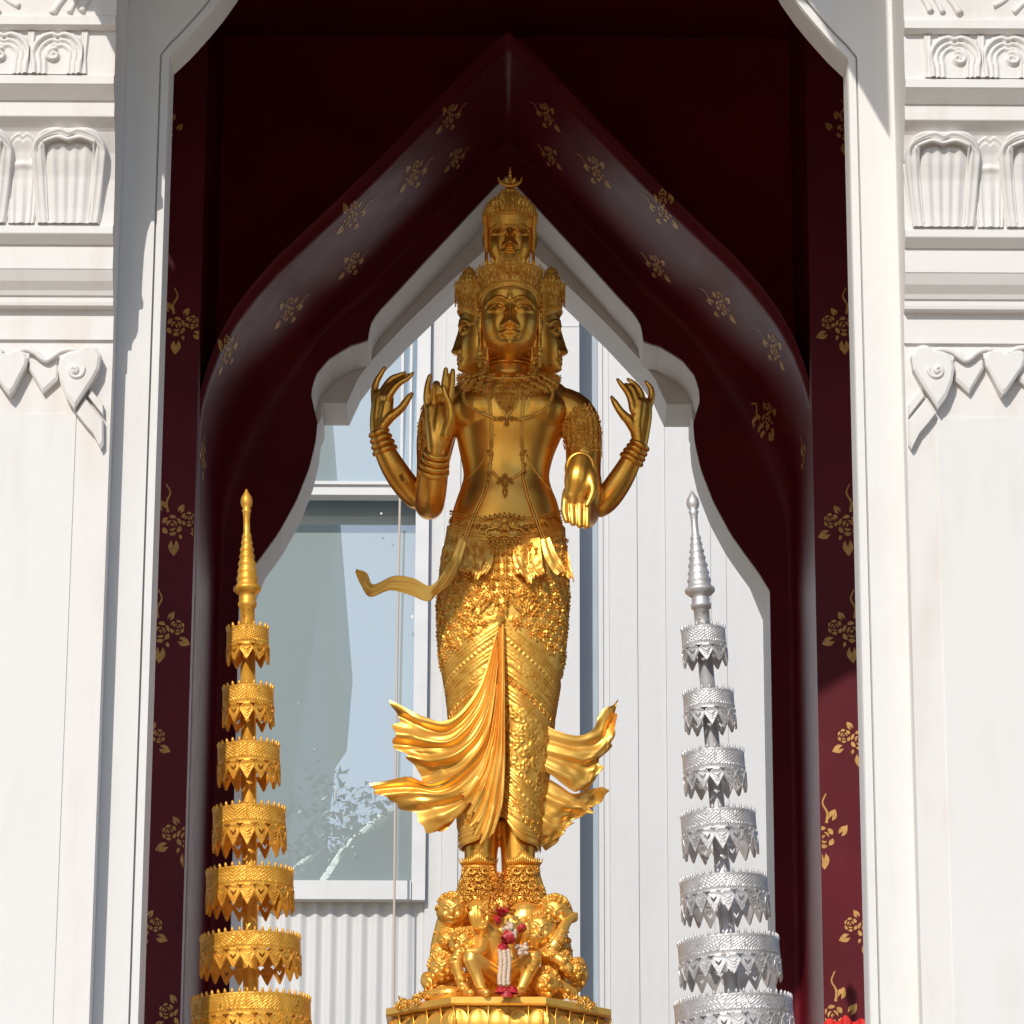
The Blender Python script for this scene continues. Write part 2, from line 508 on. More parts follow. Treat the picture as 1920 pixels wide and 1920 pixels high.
# ================================================================== pilasters
KP = 0.6
prof = [(2150, 0), (642, 0), (640, .02), (585, .02), (583, .03), (576, .075), (570, .078), (560, .078), (557, .09), (548, .10), (530, .135), (509, .16), (507, .165), (463, .165),
        (461, .18), (442, .225), (440, .228), (428, .228), (426, .20), (400, .20), (340, .215), (290, .25), (250, .30), (243, .315), (222, .37), (220, .372), (193, .372), (191, .385), (162, .45), (160, .455),
        (146, .455), (144, .425), (62, .425), (60, .44), (51, .475), (49, .48), (34, .48), (32, .45), (-20, .46), (-70, .50), (-120, .62), (-160, .75), (-190, .78), (-260, .78)]
def pil_pt(py, p):
    """height on the pilaster whose face projects p there"""
    return PIL_Y - KP * p, W(950, py, PIL_Y - KP * p).z
_py = np.array([a for a, _ in prof])[::-1]; _pp = np.array([b for _, b in prof])[::-1]
proj = lambda py: float(np.interp(py, _py, _pp))
XE = (950 - 203) * PXM(PIL_Y) * 1.0            # half distance between the pilasters' inner edges
XE = -(W(203, 900, PIL_Y).x) * 0.5 + W(1702, 900, PIL_Y).x * 0.5
XCF = (W(203, 900, PIL_Y).x + W(1702, 900, PIL_Y).x) / 2
SP = 180 * PXM(PIL_Y - .15)                    # spacing of the broad lotus petals
def petal_mesh(width, py0, py1, kind):
    """one lotus petal lying on the bell of the capital; x centred on 0"""
    nu, nv = (34, 46)
    u = np.linspace(-1, 1, nu); v = np.linspace(0, 1, nv)
    U, V = np.meshgrid(u, v, indexing='ij')
    top = 1 - 0.20 * (1 - np.sqrt(np.clip(1 - U ** 2, 0, 1))) * 1.6 - 0.045 * np.exp(-(U / .13) ** 2)
    Vv = V * top
    py = py0 + (py1 - py0) * Vv
    tu = (1 - np.abs(U)) * width / 2; tv = (top - Vv) * abs(py1 - py0) * PXM(PIL_Y)
    t = -np.log(np.exp(-tu * 160) + np.exp(-tv * 160)) / 160
    t = np.maximum(t, 0)
    sm = lambda a, b: np.clip((t - a) / (b - a), 0, 1) ** 2 * (3 - 2 * np.clip((t - a) / (b - a), 0, 1))
    h = .024 * sm(0, .010) - .009 * sm(.020, .024) + .009 * sm(.026, .031) - .017 * sm(.041, .046)
    inner = sm(.047, .06)
    h = h + inner * (.010 + .006 * np.cos(U * width * 300) * np.clip(1.25 - Vv * 1.2, 0, 1))
    h = 1.5 * h * np.clip(.30 + Vv * 1.1, 0, 1) + .004 * (1 - Vv)
    if kind == 'narrow':
        h = .008 * sm(0, .006) - .006 * sm(.012, .015) + .009 * sm(.018, .024) + .004 * np.cos(U * 9) * np.clip(1 - Vv, 0, 1) + .008 * np.exp(-((Vv - .62) / .03) ** 2) * (1 - U ** 2)
    P = np.zeros((nu, nv, 3))
    for i in range(nu):
        for j in range(nv):
            y, z = pil_pt(py[i, j], proj(py[i, j]))
            P[i, j] = (U[i, j] * width / 2 * (.74 + .26 * Vv[i, j] ** .8), y - h[i, j] - 0.002, z)
    mb = MB(); mb.grid(P)
    # thick rolled rim and a second, inner roll
    if kind == 'broad':
        for k_, rr, up in ((1.0, .0085, .000), (.66, .0060, .006)):
            idx = [(U0 * k_, v_) for U0, v_ in [(-1, t_) for t_ in np.linspace(.05, .98 * k_ ** .3, 9)] + [(-math.cos(a_), .98 * k_ ** .3) for a_ in np.linspace(.0, PI, 15)] + [(1, t_) for t_ in np.linspace(.98 * k_ ** .3, .05, 9)]]
            pts = []
            for uu, vv in idx:
                i_ = int(round((uu + 1) / 2 * (nu - 1))); j_ = int(round(vv * (nv - 1)))
                q_ = P[i_, j_].copy(); q_[1] -= up - .002; pts.append(q_)
            cc = crom(pts[::2], 3); tt = np.linspace(-1, 1, len(cc)); mb.tube(cc, rr * (1 - .8 * np.abs(tt) ** 2.2), 8)
    # skirt down to the bell
    E = np.concatenate([P[0, :], P[:, -1], P[::-1][0:1, ::-1][0]])
    B = E.copy(); B[:, 1] += 0.03
    mb.grid(np.array([E, B]))
    return mb.mesh('lotus_petal')
def scroll_panel_mesh(width, py0, py1):
    """rounded panel of the frieze: nested raised rims and a curled bulb"""
    nu, nv = 44, 40
    z0 = pil_pt(py0, .425)[1]; z1 = pil_pt(py1, .425)[1]; Hh = z1 - z0
    u = np.linspace(-width / 2, width / 2, nu); v = np.linspace(0, Hh, nv)
    U, V = np.meshgrid(u, v, indexing='ij')
    H = np.zeros(U.shape)
    def loop(k, dy):
        a = np.linspace(-PI * .12, PI * 1.12, 30)
        r = width / 2 * k
        pts = np.stack([r * np.cos(a), Hh * .44 + dy + (Hh * .52 * k) * np.sin(a) - .012 * k * np.exp(-((a - PI / 2) / .18) ** 2)], -1)
        return np.vstack([[pts[0][0] * .97, 0.0], pts, [pts[-1][0] * .97, 0.0]])
    H = ridge(H, U, V, loop(.93, 0), .010, .020)
    H = ridge(H, U, V, loop(.70, -.002), .008, .015)
    H = ridge(H, U, V, loop(.50, -.004), .007, .013)
    H = ridge(H, U, V, spiral(.012, Hh * .42, .024, .004, PI * .55, -1.35, sq=.9), .009, .020, .3)
    H = np.maximum(H, .012 * np.sqrt(np.clip(1 - (np.hypot(U - .013, V - Hh * .41) / .014) ** 2, 0, 1)))
    H = np.maximum(H, .004)
    P = np.stack([U, np.full(U.shape, -0.002) - H, V + z0], -1)
    P[..., 1] += PIL_Y - KP * .425
    inside = (np.abs(U / (width / 2)) ** 2.6 + np.clip((V - Hh * .45) / (Hh * .56), 0, 9) ** 2.6) < 1.0
    mb = MB(); full = MB(); full.grid(P)
    ok = inside.reshape(-1)
    mb.add(P.reshape(-1, 3), [f for f in full.f if all(ok[i] for i in f)])
    return mb.mesh('scroll_panel')
def cup_mesh(width, py0, py1):
    nu, nv = 16, 26
    z0 = pil_pt(py0, .425)[1]; z1 = pil_pt(py1, .425)[1]; Hh = z1 - z0
    U, V = np.meshgrid(np.linspace(-1, 1, nu), np.linspace(0, 1, nv), indexing='ij')
    wv = width / 2 * (0.55 + .45 * np.abs(V - .4) * 1.6)
    H = .007 * (1 - U ** 2) + .004 * np.exp(-((np.abs(U) - .55) / .2) ** 2)
    P = np.stack([U * wv, PIL_Y - KP * .425 - .002 - H, z0 + V * Hh], -1)
    mb = MB(); mb.grid(P); return mb.mesh('frieze_bud')

PETAL = petal_mesh(.270, 424, 243, 'broad'); PETAL_N = petal_mesh(.120, 424, 250, 'narrow')
SCROLL = scroll_panel_mesh(.172, 144, 62); BUD = cup_mesh(.03, 143, 64)
for k in (PETAL, PETAL_N, SCROLL, BUD): k.materials.append(M['carved']); k.shade_smooth()

# pendants under the cornice, measured on the right pilaster and mirrored for the left one
HEART = [(1848, 668), (1856, 664), (1870, 667), (1883, 672), (1896, 667), (1908, 664), (1917, 669), (1921, 680), (1915, 697), (1898, 722), (1885, 741), (1877, 748), (1869, 738), (1858, 716), (1846, 694), (1843, 680)]
SMALLH = [(1788, 668), (1800, 660), (1815, 672), (1830, 660), (1842, 668), (1843, 696), (1816, 741), (1788, 716)]
CORNER = [(1728, 655), (1714, 660), (1706, 674), (1710, 700), (1722, 722), (1735, 742), (1751, 766), (1756, 774), (1772, 752), (1783, 724), (1787, 700), (1784, 683), (1775, 672), (1762, 667), (1746, 664), (1737, 657)]
BRACE = [(1702.5, 838), (1708, 846), (1722, 818), (1738, 800), (1755, 778), (1748, 766), (1737, 750), (1702.5, 792)]
BRACE2 = [(1702.5, 764), (1702.5, 785), (1733, 746), (1727, 733)]
RIDGES = [[(1733, 690), (1735, 675), (1746, 663), (1765, 656), (1785, 660), (1800, 670), (1810, 676), (1820, 672), (1832, 662), (1848, 656), (1860, 658)],
          [(1893, 664), (1905, 655), (1925, 653), (1945, 660), (1960, 672)]]
def spiral_px(cx, cy, r0, r1, a0, turns):
    return [tuple(q) for q in spiral(cx, cy, r0, r1, a0, turns)]
def build_pilaster(sign):
    if sign > 0:
        xa, xb = XCF + XE, XCF + XE + 1.1
        fx = lambda x: x
    else:
        xa, xb = XCF - XE, XCF - XE - 1.1
        fx = lambda x: 949 * 2 - x
    # shaft and mouldings swept along x, carried back to the wall
    P = []
    ys = []
    for py, p in prof:
        y, z = pil_pt(py, p); ys.append((y, z))
    ys[0] = (ys[0][0], ZB)
    lo = min(xa, xb); hi = max(xa, xb)
    rowa = [(lo, y, z) for y, z in ys]; rowb = [(hi, y, z) for y, z in ys]
    mb = MB()
    mb.grid(np.array([rowa, rowb]))
    bk = YF - 0.012
    for x in (lo, hi):
        f = [(x, y, z) for y, z in ys]; r_ = [(x, bk, z) for y, z in ys]
        mb.grid(np.array([f, r_]))
    mb.add([(lo, ys[-1][0], ys[-1][1]), (hi, ys[-1][0], ys[-1][1]), (hi, bk, ys[-1][1]), (lo, bk, ys[-1][1])], [(0, 1, 2, 3)])
    o = PP('pilaster', mb, 'carved')
    inv = Matrix.Translation(-Vector((0, 0, 1.0)))
    def sub(name, me_or_mb, m=None, x=0.0, smooth=False, mirror=False):
        me = me_or_mb.mesh(name, True) if isinstance(me_or_mb, MB) else me_or_mb
        q = link(name, me, M[m] if m else None, None, smooth)
        q.location = (x, 0, 0)
        if mirror: q.scale = (-1, 1, 1)
        q.parent = o
        q.matrix_parent_inverse = Matrix.Identity(4)
        return q
    # petals of the bell
    c0 = W(fx(1768), 330, PIL_Y - KP * .24).x
    for k in range(5):
        x = c0 + sign * k * SP
        sub('lotus_petal', PETAL, x=x)
        sub('lotus_bud', PETAL_N, x=x + sign * SP / 2)
    c1 = W(fx(1790), 105, PIL_Y - KP * .425).x
    SP2 = 104 * PXM(PIL_Y - .25)
    for k in range(-1, 7):
        x = c1 + sign * k * SP2
        if k >= 0: sub('scroll_panel', SCROLL, x=x, mirror=sign < 0)
        sub('frieze_bud', BUD, x=x + sign * SP2 / 2)
    # pendants
    def poly(pts, name, d0, d1, dx=0.0):
        mb = MB()
        mb.prism([(fx(a + dx), b_) for a, b_ in pts], lambda a, b_, d: (W(a, b_, PIL_Y).x, PIL_Y - d, W(a, b_, PIL_Y).z), d0, d1)
        # raised, slightly smaller face gives a bevelled cushion
        c = np.mean([(fx(a + dx), b_) for a, b_ in pts], axis=0)
        ins = [((fx(a + dx) - c[0]) * .86 + c[0], (b_ - c[1]) * .86 + c[1]) for a, b_ in pts]
        A = [W(fx(a + dx), b_, PIL_Y) for a, b_ in pts]; B = [W(a, b_, PIL_Y) for a, b_ in ins]
        V = [(p.x, PIL_Y - d1, p.z) for p in A] + [(p.x, PIL_Y - d1 - .006, p.z) for p in B]
        n = len(A)
        mb.add(V, [(i, (i + 1) % n, n + (i + 1) % n, n + i) for i in range(n)])
        mb.prism(ins, lambda a, b_, d: (W(a, b_, PIL_Y).x, PIL_Y - d, W(a, b_, PIL_Y).z), d1 + .005, d1 + .006)
        return sub(name, mb, 'carved')
    for dx in (0, 120):
        poly(HEART, 'heart_pendant', -.002, .042, dx)
        poly(SMALLH, 'small_heart_pendant', -.002, .020, dx)
    poly(SMALLH, 'small_heart_pendant', -.002, .020, 240)
    poly(CORNER, 'corner_scroll', -.002, .044)
    poly(BRACE, 'corner_bracket', -.002, .022)
    poly(BRACE2, 'corner_bracket', -.002, .019)
    mb = MB()
    for r_ in RIDGES:
        pts = crom([W(fx(a), b_, PIL_Y - .038) for a, b_ in r_], 4)
        mb.tube(pts, .0100, 8)
    for (cx, cy, r0, r1, a0, tn, rad) in ((1757, 694, 17, 2, -PI * .9, -1.1, .007), (1757, 694, 4, 1, 0, .8, .010)):
        mb.tube([W(fx(a), b_, PIL_Y - .050) for a, b_ in spiral_px(cx, cy, r0, r1, a0, tn)], rad, 8)
    sub('scroll_ridge', mb, 'carved', smooth=True)
    # leaf carving on the uppermost band
    mb = MB()
    for (pts, r0) in (([(1745, 22), (1738, 8), (1722, -12), (1700, -30)], .012), ([(1768, 24), (1758, 5), (1740, -18), (1722, -40)], .010), ([(1800, 26), (1788, 8), (1768, -14), (1744, -44)], .013), ([(1862, 12), (1882, 2), (1904, -16)], .010), ([(1900, 24), (1915, 10), (1935, -8)], .010)):
        q = crom([W(fx(a), b_, PIL_Y - KP * .455) for a, b_ in pts], 4)
        mb = MB(); mb.tube(q, np.linspace(r0, r0 * .7, len(q)), 8)
        sub('leaf_carving', mb, 'carved', smooth=True)
    # thin inner strip beside the long joint of the shaft
    xj = W(fx(1758), 900, PIL_Y).x; xw = W(fx(1760.5), 900, PIL_Y).x
    mb = MB(); zt = W(950, 780, PIL_Y).z
    mb.box((min(xj + sign * .3, xj + sign * .003), PIL_Y - .004, ZB + .01), (max(xj + sign * 1.0, xj + sign * .003), PIL_Y + .002, zt))
    sub('shaft_panel', mb, 'white')
    return o
for sgn in (-1, 1):
    build_pilaster(sgn)

# unseen boards added above the door, shaped to throw the raking shadow below
def hood(name, edge, depth):
    """unseen shadow-casting board over the doorway; its lower edge follows (x, z)"""
    mb = MB(); A = []
    for d, up in ((.011, 0), (depth, 0), (depth, 1), (.011, 1)):
        A.append([(x + XCF, YF - d, z if not up else max(z + .45, 7.0)) for x, z in edge])
    mb.grid(np.array(A), wu=True)
    n_ = len(edge); mb.f.append((0, n_, 2 * n_, 3 * n_)); mb.f.append((n_ - 1, 2 * n_ - 1, 3 * n_ - 1, 4 * n_ - 1))
    PP(name, mb, 'white')
hood('shadow_hood', [(-1.50, 5.765), (-1.2, 5.765), (-1.10, 5.80), (-.91, 5.99), (-.81, 6.07), (-.71, 6.14), (-.53, 6.28), (-.3, 6.5), (0, 6.7), (.3, 6.66), (.60, 6.52), (.85, 6.03)], 1.15)
hood('side_shadow_board', [(-1.56, 5.78), (-1.503, 5.78)], .8)  # added unseen piece that shades the left jamb

# ================================================================== painted gold flowers
def crescent(cx, cy, r, a0, a1, w, n=9):
    o = []; i = []
    for k in range(n):
        t = k / (n - 1); a = a0 + (a1 - a0) * t; ww = w * math.sin(PI * (0.06 + .88 * t))
        o.append((cx + (r + ww / 2) * math.cos(a), cy + (r + ww / 2) * math.sin(a)))
        i.append((cx + (r - ww / 2) * math.cos(a), cy + (r - ww / 2) * math.sin(a)))
    return o + i[::-1]
def leaf(cx, cy, ang, L, w, notch=True):
    """leaf with its tip at angle ang and a notch cut from its foot"""
    pts = []
    for k in range(9):
        t = k / 8; pts.append((t * L, w * math.sin(PI * t ** .8) * .5))
    for k in range(7, 0, -1):
        t = k / 8; pts.append((t * L, -w * math.sin(PI * t ** .8) * .5))
    if notch:
        pts = [(.02 * L, w * .22)] + pts[1:-1] + [(.02 * L, -w * .22), (.45 * L, 0)]
    c, s = math.cos(ang), math.sin(ang)
    return [(cx + a * c - b * s, cy + a * s + b * c) for a, b in pts]
def stem(pts, w):
    P = crom(pts, 4); T = np.gradient(P, axis=0); T /= np.linalg.norm(T, axis=1)[:, None]
    N_ = np.stack([-T[:, 1], T[:, 0]], -1); ww = np.linspace(w, w * .4, len(P))[:, None]
    return [tuple(q) for q in (P + N_ * ww / 2)] + [tuple(q) for q in (P - N_ * ww / 2)[::-1]]
def rose(cx, cy, r):
    s = []
    for k, (a, w) in enumerate(((.3, .42), (1.35, .34), (2.3, .30), (3.3, .40), (4.25, .36), (5.3, .46))):
        s.append(crescent(cx, cy, r * .80, a, a + .82, r * w))
    for a in (0.0, 1.9, 3.8):
        s.append(crescent(cx, cy, r * .42, a, a + 1.5, r * .22))
    s.append(crescent(cx, cy, r * .12, 0.4, 4.4, r * .16))
    return s
def sprig(big=True):
    s = rose(0, 0, 24) + rose(-38, 10, 17)
    s += [leaf(-2, -32, -PI * .48, 36, 24), leaf(-40, -16, PI * 1.12, 30, 20), leaf(14, 36, PI * .35, 26, 20), leaf(34, 4, PI * .28, 28, 18), leaf(-16, -22, -PI * .6, 12, 7, False), leaf(-18, 26, PI * .7, 22, 14)]
    s += [stem([(6, 30), (8, 52), (-2, 72), (6, 92)], 6)]
    return s
PXP = PXM(YP)
def flat_sprig(px, py, rot_, sc, mir, xlim=None, shapes=None, name='painted_flower'):
    o = W(px, py, YP); sc *= .84
    mb = MB()
    c, s = math.cos(rot_), math.sin(rot_)
    for sh in (shapes or sprig()):
        pts = []
        for a, b_ in sh:
            a *= mir
            x = (a * c - b_ * s) * sc * PXP; z = (a * s + b_ * c) * sc * PXP * 1.06
            pts.append((x + o.x, z + o.z))
        if xlim and not all(xlim[0] < p[0] < xlim[1] for p in pts):
            pts = [(min(max(p[0], xlim[0]), xlim[1]), p[1]) for p in pts]
            if max(p[0] for p in pts) - min(p[0] for p in pts) < .004: continue
        mb.prism(pts, lambda a, b_, d: (a, YP - d, b_), .0004, .0016)
    return PP(name, mb, 'stencil')
lim = {-1: (-2, xl - .004), 1: (xr + .004, 2)}
for (px, py, ro, sc, mir) in ((312, 247, 0, .72, 1), (330, 612, 0, .95, -1), (322, 985, .1, 1.0, -1), (300, 1185, 0, 1.0, -1), (268, 1388, 0, .9, -1), (350, 1570, 0, 1.0, 1), (262, 1742, 0, .9, -1), (345, 1905, 0, 1.0, 1)):
    flat_sprig(px, py, ro, sc, mir, lim[-1])
for (px, py, ro, sc, mir) in ((1583, 247, 0, .82, -1), (1583, 612, 0, .95, 1), (1590, 985, 0, 1.0, 1), (1598, 1185, 0, 1.0, 1), (1612, 1388, 0, .9, 1), (1545, 1570, 0, 1.0, 1), (1625, 1742, 0, .9, 1), (1562, 1905, 0, 1.0, 1)):
    flat_sprig(px, py, ro, sc, mir, lim[1])
# flowers on the curved soffit of the vault: the stencil is laid along the surface
VN = VAULT.shape[1]
alen = np.r_[0, np.cumsum(np.linalg.norm(np.diff(VAULT[5], axis=0), axis=1))]
vlen = np.array([0, *np.cumsum(np.linalg.norm(np.diff(VAULT[:, VN // 2 - 20], axis=0), axis=1))])
def on_vault(s, v):
    i = np.interp(s, alen, np.arange(VN)); j = np.interp(v, vlen, np.arange(len(vlen)))
    i0, j0 = int(min(i, VN - 2)), int(min(j, len(vlen) - 2)); fi, fj = i - i0, j - j0
    P = (VAULT[j0, i0] * (1 - fi) + VAULT[j0, i0 + 1] * fi) * (1 - fj) + (VAULT[j0 + 1, i0] * (1 - fi) + VAULT[j0 + 1, i0 + 1] * fi) * fj
    du = VAULT[j0, i0 + 1] - VAULT[j0, i0]; dv = VAULT[j0 + 1, i0] - VAULT[j0, i0]
    n = np.cross(du, dv); n /= np.linalg.norm(n)
    c = np.array([apx, P[1], 3.0]); 
    if np.dot(n, c - P) < 0: n = -n
    return P, n
def vault_sprig(s0, v0, mir, sc=1.0):
    mb = MB()
    for sh in sprig():
        pts = [(a * sc * PXP, b_ * sc * PXP * mir) for a, b_ in sh]
        # long axis of the sprig across the vault depth is foreshortened in the picture
        mb.prism([(s0 + b_ * 1.15, v0 + a * 2.2) for a, b_ in pts], lambda a, b_, d: tuple(on_vault(a, b_)[0] + on_vault(a, b_)[1] * d), .0006, .0018)
    return PP('painted_flower', mb, 'stencil')
def px_of(P):
    q = rot.transposed() @ (Vector(tuple(P)) - CAM)
    return 960 + F * q.x / -q.z, 960 - F * q.y / -q.z
_sv = [(s_, v_) for s_ in np.linspace(alen[8], alen[-9], 260) for v_ in np.linspace(.04, 1.2, 40)]
_px = np.array([px_of(on_vault(s_, v_)[0]) for s_, v_ in _sv])
for (px, py, sc) in ((775, 330, .8), (655, 412, .8), (658, 502, .7), (542, 585, .8), (428, 668, .8), (380, 865, .75), (840, 225, .7), (850, 300, .6),
                     (1115, 325, .8), (1240, 400, .8), (1232, 505, .7), (1350, 575, .8), (1452, 660, .8), (1437, 790, .7), (1508, 865, .75), (1030, 225, .7), (1030, 300, .6)):
    i = int(np.argmin(np.hypot(_px[:, 0] - px, _px[:, 1] - py)))
    s_, v_ = _sv[i]
    mb = MB(); k = -1 if px < 946 else 1; sc *= .82
    for sh in sprig():
        pts = [(s_ - k * b_ * sc * PXP * 1.0, v_ + a_ * sc * PXP * 1.7) for a_, b_ in sh]
        mb.prism(pts, lambda a_, b_, d: tuple(on_vault(a_, b_)[0] + on_vault(a_, b_)[1] * d), .0006, .0018)
    PP('painted_flower', mb, 'stencil')
# ================================================================== annex behind the pavilion
YA = 8.0
ann = empty('annex_building', (0, YA, 0), label='white panelled building with a blue glass window behind the shrine', category='building')
def AP(name, mb, m, parent=None, smooth=False, **k):
    o = mb.build(name, M[m] if isinstance(m, str) else m, None, smooth, **k)
    o.parent = parent or ann
    o.matrix_parent_inverse = Matrix.Translation(-Vector((0, YA, 0)))
    return o
M['annex'] = plaster('annex_white_metal', (0.63, 0.625, 0.615), (0.55, 0.55, 0.56), 0.45)
M['annex'].node_tree.nodes['Principled BSDF'].inputs['Roughness'].default_value = 0.45
M['frame'] = mat('white_window_frame', (0.70, 0.70, 0.70), 0.4, noise=(6, 0.08))
M['glass'] = mat('reflective_blue_glass', (0.52, 0.59, 0.59), 0.0, 0.55)
M['cable'] = mat('beige_cable', (0.55, 0.45, 0.38), 0.6)
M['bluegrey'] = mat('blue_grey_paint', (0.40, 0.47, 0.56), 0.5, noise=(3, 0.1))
ax = lambda px: W(px, 1100, YA).x
az = lambda py: W(950, py, YA).z
def wall(x0, x1, z0=-1.6, z1=12.0, d=0.0, name='wall_panel'):
    b = MB(); b.box((x0, YA + d, z0), (x1, YA + .8, z1)); return AP(name, b, 'annex')
# right of the window: posts and panels with open joints
seams = [806, 832, 862, 1010, 1087]
xs = [ax(s) for s in seams]
for a, b_, d in ((0, 1, .02), (1, 2, .0), (2, 3, .012), (3, 4, .0)):
    wall(xs[a] + .0008, xs[b_] - .0008, d=d)
# horizontal joint of the narrow panel
b = MB(); b.box((ax(1011), YA - .004, az(612)), (ax(1086), YA + .01, az(606))); AP('joint_strip', b, 'frame')
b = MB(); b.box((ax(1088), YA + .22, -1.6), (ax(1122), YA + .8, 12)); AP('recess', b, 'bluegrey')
pr = [1122, 1131, 1142, 1195, 1248, 1333, 1362, 1450, 1540, 1640, 1900, 2500]
for i in range(len(pr) - 1):
    d = (.004, .014, 0, .01, 0, .006, .012, 0, .01, 0, 0)[i]
    wall(ax(pr[i]) + .0008, ax(pr[i + 1]) - .0008, d=d)
b = MB(); b.box((ax(1122), YA + .02, -1.6), (ax(2500), YA + .7, 11.9)); AP('backing_wall', b, 'annex')
b = MB(); b.box((ax(802), YA + .025, -1.6), (ax(1087), YA + .7, 11.9)); AP('backing_wall', b, 'annex')
wall(ax(-1600), ax(-300), d=0)
# window: frame, mullions, panes
WX0, WX1 = ax(-280), ax(778)
win = empty('window', (0, YA, 0)); win.parent = ann; win.matrix_parent_inverse = Matrix.Translation(-Vector((0, YA, 0)))
winv = Matrix.Translation(-Vector((0, YA, 0)))
def wp(name, mb, m):
    o = mb.build(name, M[m], None); o.parent = win; o.matrix_parent_inverse = winv; return o
zb, zt, zm0, zm1, zs = az(1655), az(440), az(930), az(906), az(1690)
b = MB(); b.box((WX1, YA - .03, zs), (ax(803), YA + .1, zt + .3)); wp('jamb', b, 'frame')
b = MB(); b.box((WX0, YA - .045, zs), (WX1 - .002, YA + .1, zb)); wp('sill', b, 'frame')
b = MB(); b.box((WX0, YA - .012, zm0), (WX1 - .002, YA + .1, zm1)); wp('transom', b, 'frame')
b = MB(); b.box((WX0, YA - .030, zm1 - .02), (WX1 - .002, YA - .0125, zm1)); wp('transom_lip', b, 'frame')
b = MB(); b.box((ax(700), YA + .005, zm1 + .002), (ax(706), YA + .1, zt + .3)); 
TILT = R(4.8)
def tilted_pane(a, b_, z0, z1):
    q = MB(); dy = (z1 - z0) * math.tan(TILT)
    V = [(x, YA + .03 + e + (dy if z == z1 else 0), z) for e in (0, .008) for z in (z0, z1) for x in (ax(a), ax(b_))]
    q.add(V, [(0, 1, 3, 2), (4, 6, 7, 5), (0, 4, 5, 1), (2, 3, 7, 6), (0, 2, 6, 4), (1, 5, 7, 3)]); wp('pane', q, 'glass')
for (a, b_) in ((-280, 300), (306, 778)):
    tilted_pane(a, b_, zb, zm1 + .12)
for (a, b_) in ((-280, 300), (306, 778)):
    tilted_pane(a, b_, zm1, zt + .3)
q = MB(); q.box((ax(300), YA + .01, zb), (ax(306), YA + .1, zm0)); wp('mullion', q, 'frame')
# blind strips hanging behind/over the upper pane's right edge
for (a, b_) in ((747, 752), (764, 768)):
    q = MB(); q.box((ax(a), YA + .02, zm1), (ax(b_), YA + .06, zt + .3)); wp('mullion', q, 'frame')
# corrugated cladding under the sill
n = 900
xx = np.linspace(ax(-280), ax(803), n)
per = ax(630) - ax(602)
yy = YA + .055 + .010 * np.cos(2 * PI * xx / per)
G = np.array([[(x, y, -1.6) for x, y in zip(xx, yy)], [(x, y, zs + .01) for x, y in zip(xx, yy)]])
b = MB(); b.grid(G); AP('corrugated_cladding', b, 'annex', smooth=True)
for (px, py, sx_, sz_) in ((715, 963, 4, 4), (773, 1157, 5, 7), (772, 1105, 2, 6), (628, 1488, 1.6, 26), (560, 1320, 2, 2), (690, 1232, 3, 1.5), (665, 1600, 2, 2), (590, 1405, 1.5, 3)):
    p = W(px, py, YA + .02); q = MB(); q.sphere(p, (sx_ * .0018, .003, sz_ * .0020), 10, 7); wp('paint_spot', q, 'frame')
# cable hanging in front of the window
cab = MB(); cab.tube([W(751, 880, YA - .25), W(746, 1150, YA - .25), W(741, 1500, YA - .25), W(737, 1960, YA - .25)], .007, 8)
cab.build('hanging_cable', M['cable'], label='thin beige cable hanging in front of the blue window', category='cable')

# ================================================================== what the glass and the gilding mirror: the street side behind the camera
M['tower'] = mat('green_grey_tower', (0.34, 0.48, 0.43), 0.5, noise=(.4, 0.25))
M['leafs'] = mat('tree_leaves', (0.17, 0.27, 0.15), 0.6, noise=(1.5, 0.5))
M['bark'] = mat('tree_bark', (0.10, 0.075, 0.05), 0.9, noise=(5, 0.4))
YM = YA + .06
def mirrored(px, py, dist):
    """street-side point that the pane mirrors into (px, py)"""
    p = W(px, py, YM); d = (p - CAM).normalized(); n = Vector((0, -math.cos(TILT), math.sin(TILT)))
    r_ = d - n * 2 * d.dot(n)
    return p + r_ * (dist / abs(r_.y))
def tower():
    d = 62.0
    t = empty('office_tower', (mirrored(500, 1500, d).x, YM - d, -1.6), label='green grey glass office tower across the street', category='tower')
    def part(name, a, b_, parent=None):
        mb = MB(); mb.box(a, b_); o = mb.build(name, M['tower'])
        o.parent = parent or t; o.matrix_parent_inverse = Matrix.Translation(-t.location); return o
    y1 = YM - d
    x0 = mirrored(300, 1000, d).x
    pts = [(300, 1990), (520, 1990), (540, 1640), (556, 1420), (590, 1180), (598, 1110), (622, 1075), (634, 930), (622, 905), (616, 770), (606, 765), (606, 560), (300, 560)]
    mb = MB(); mb.prism(pts, lambda u, v, dd: (mirrored(u, v, d).x, y1 - dd, mirrored(u, v, d).z), 0, 10)
    o = mb.build('storeys', M['tower']); o.parent = t; o.matrix_parent_inverse = Matrix.Translation(-t.location)
tower()
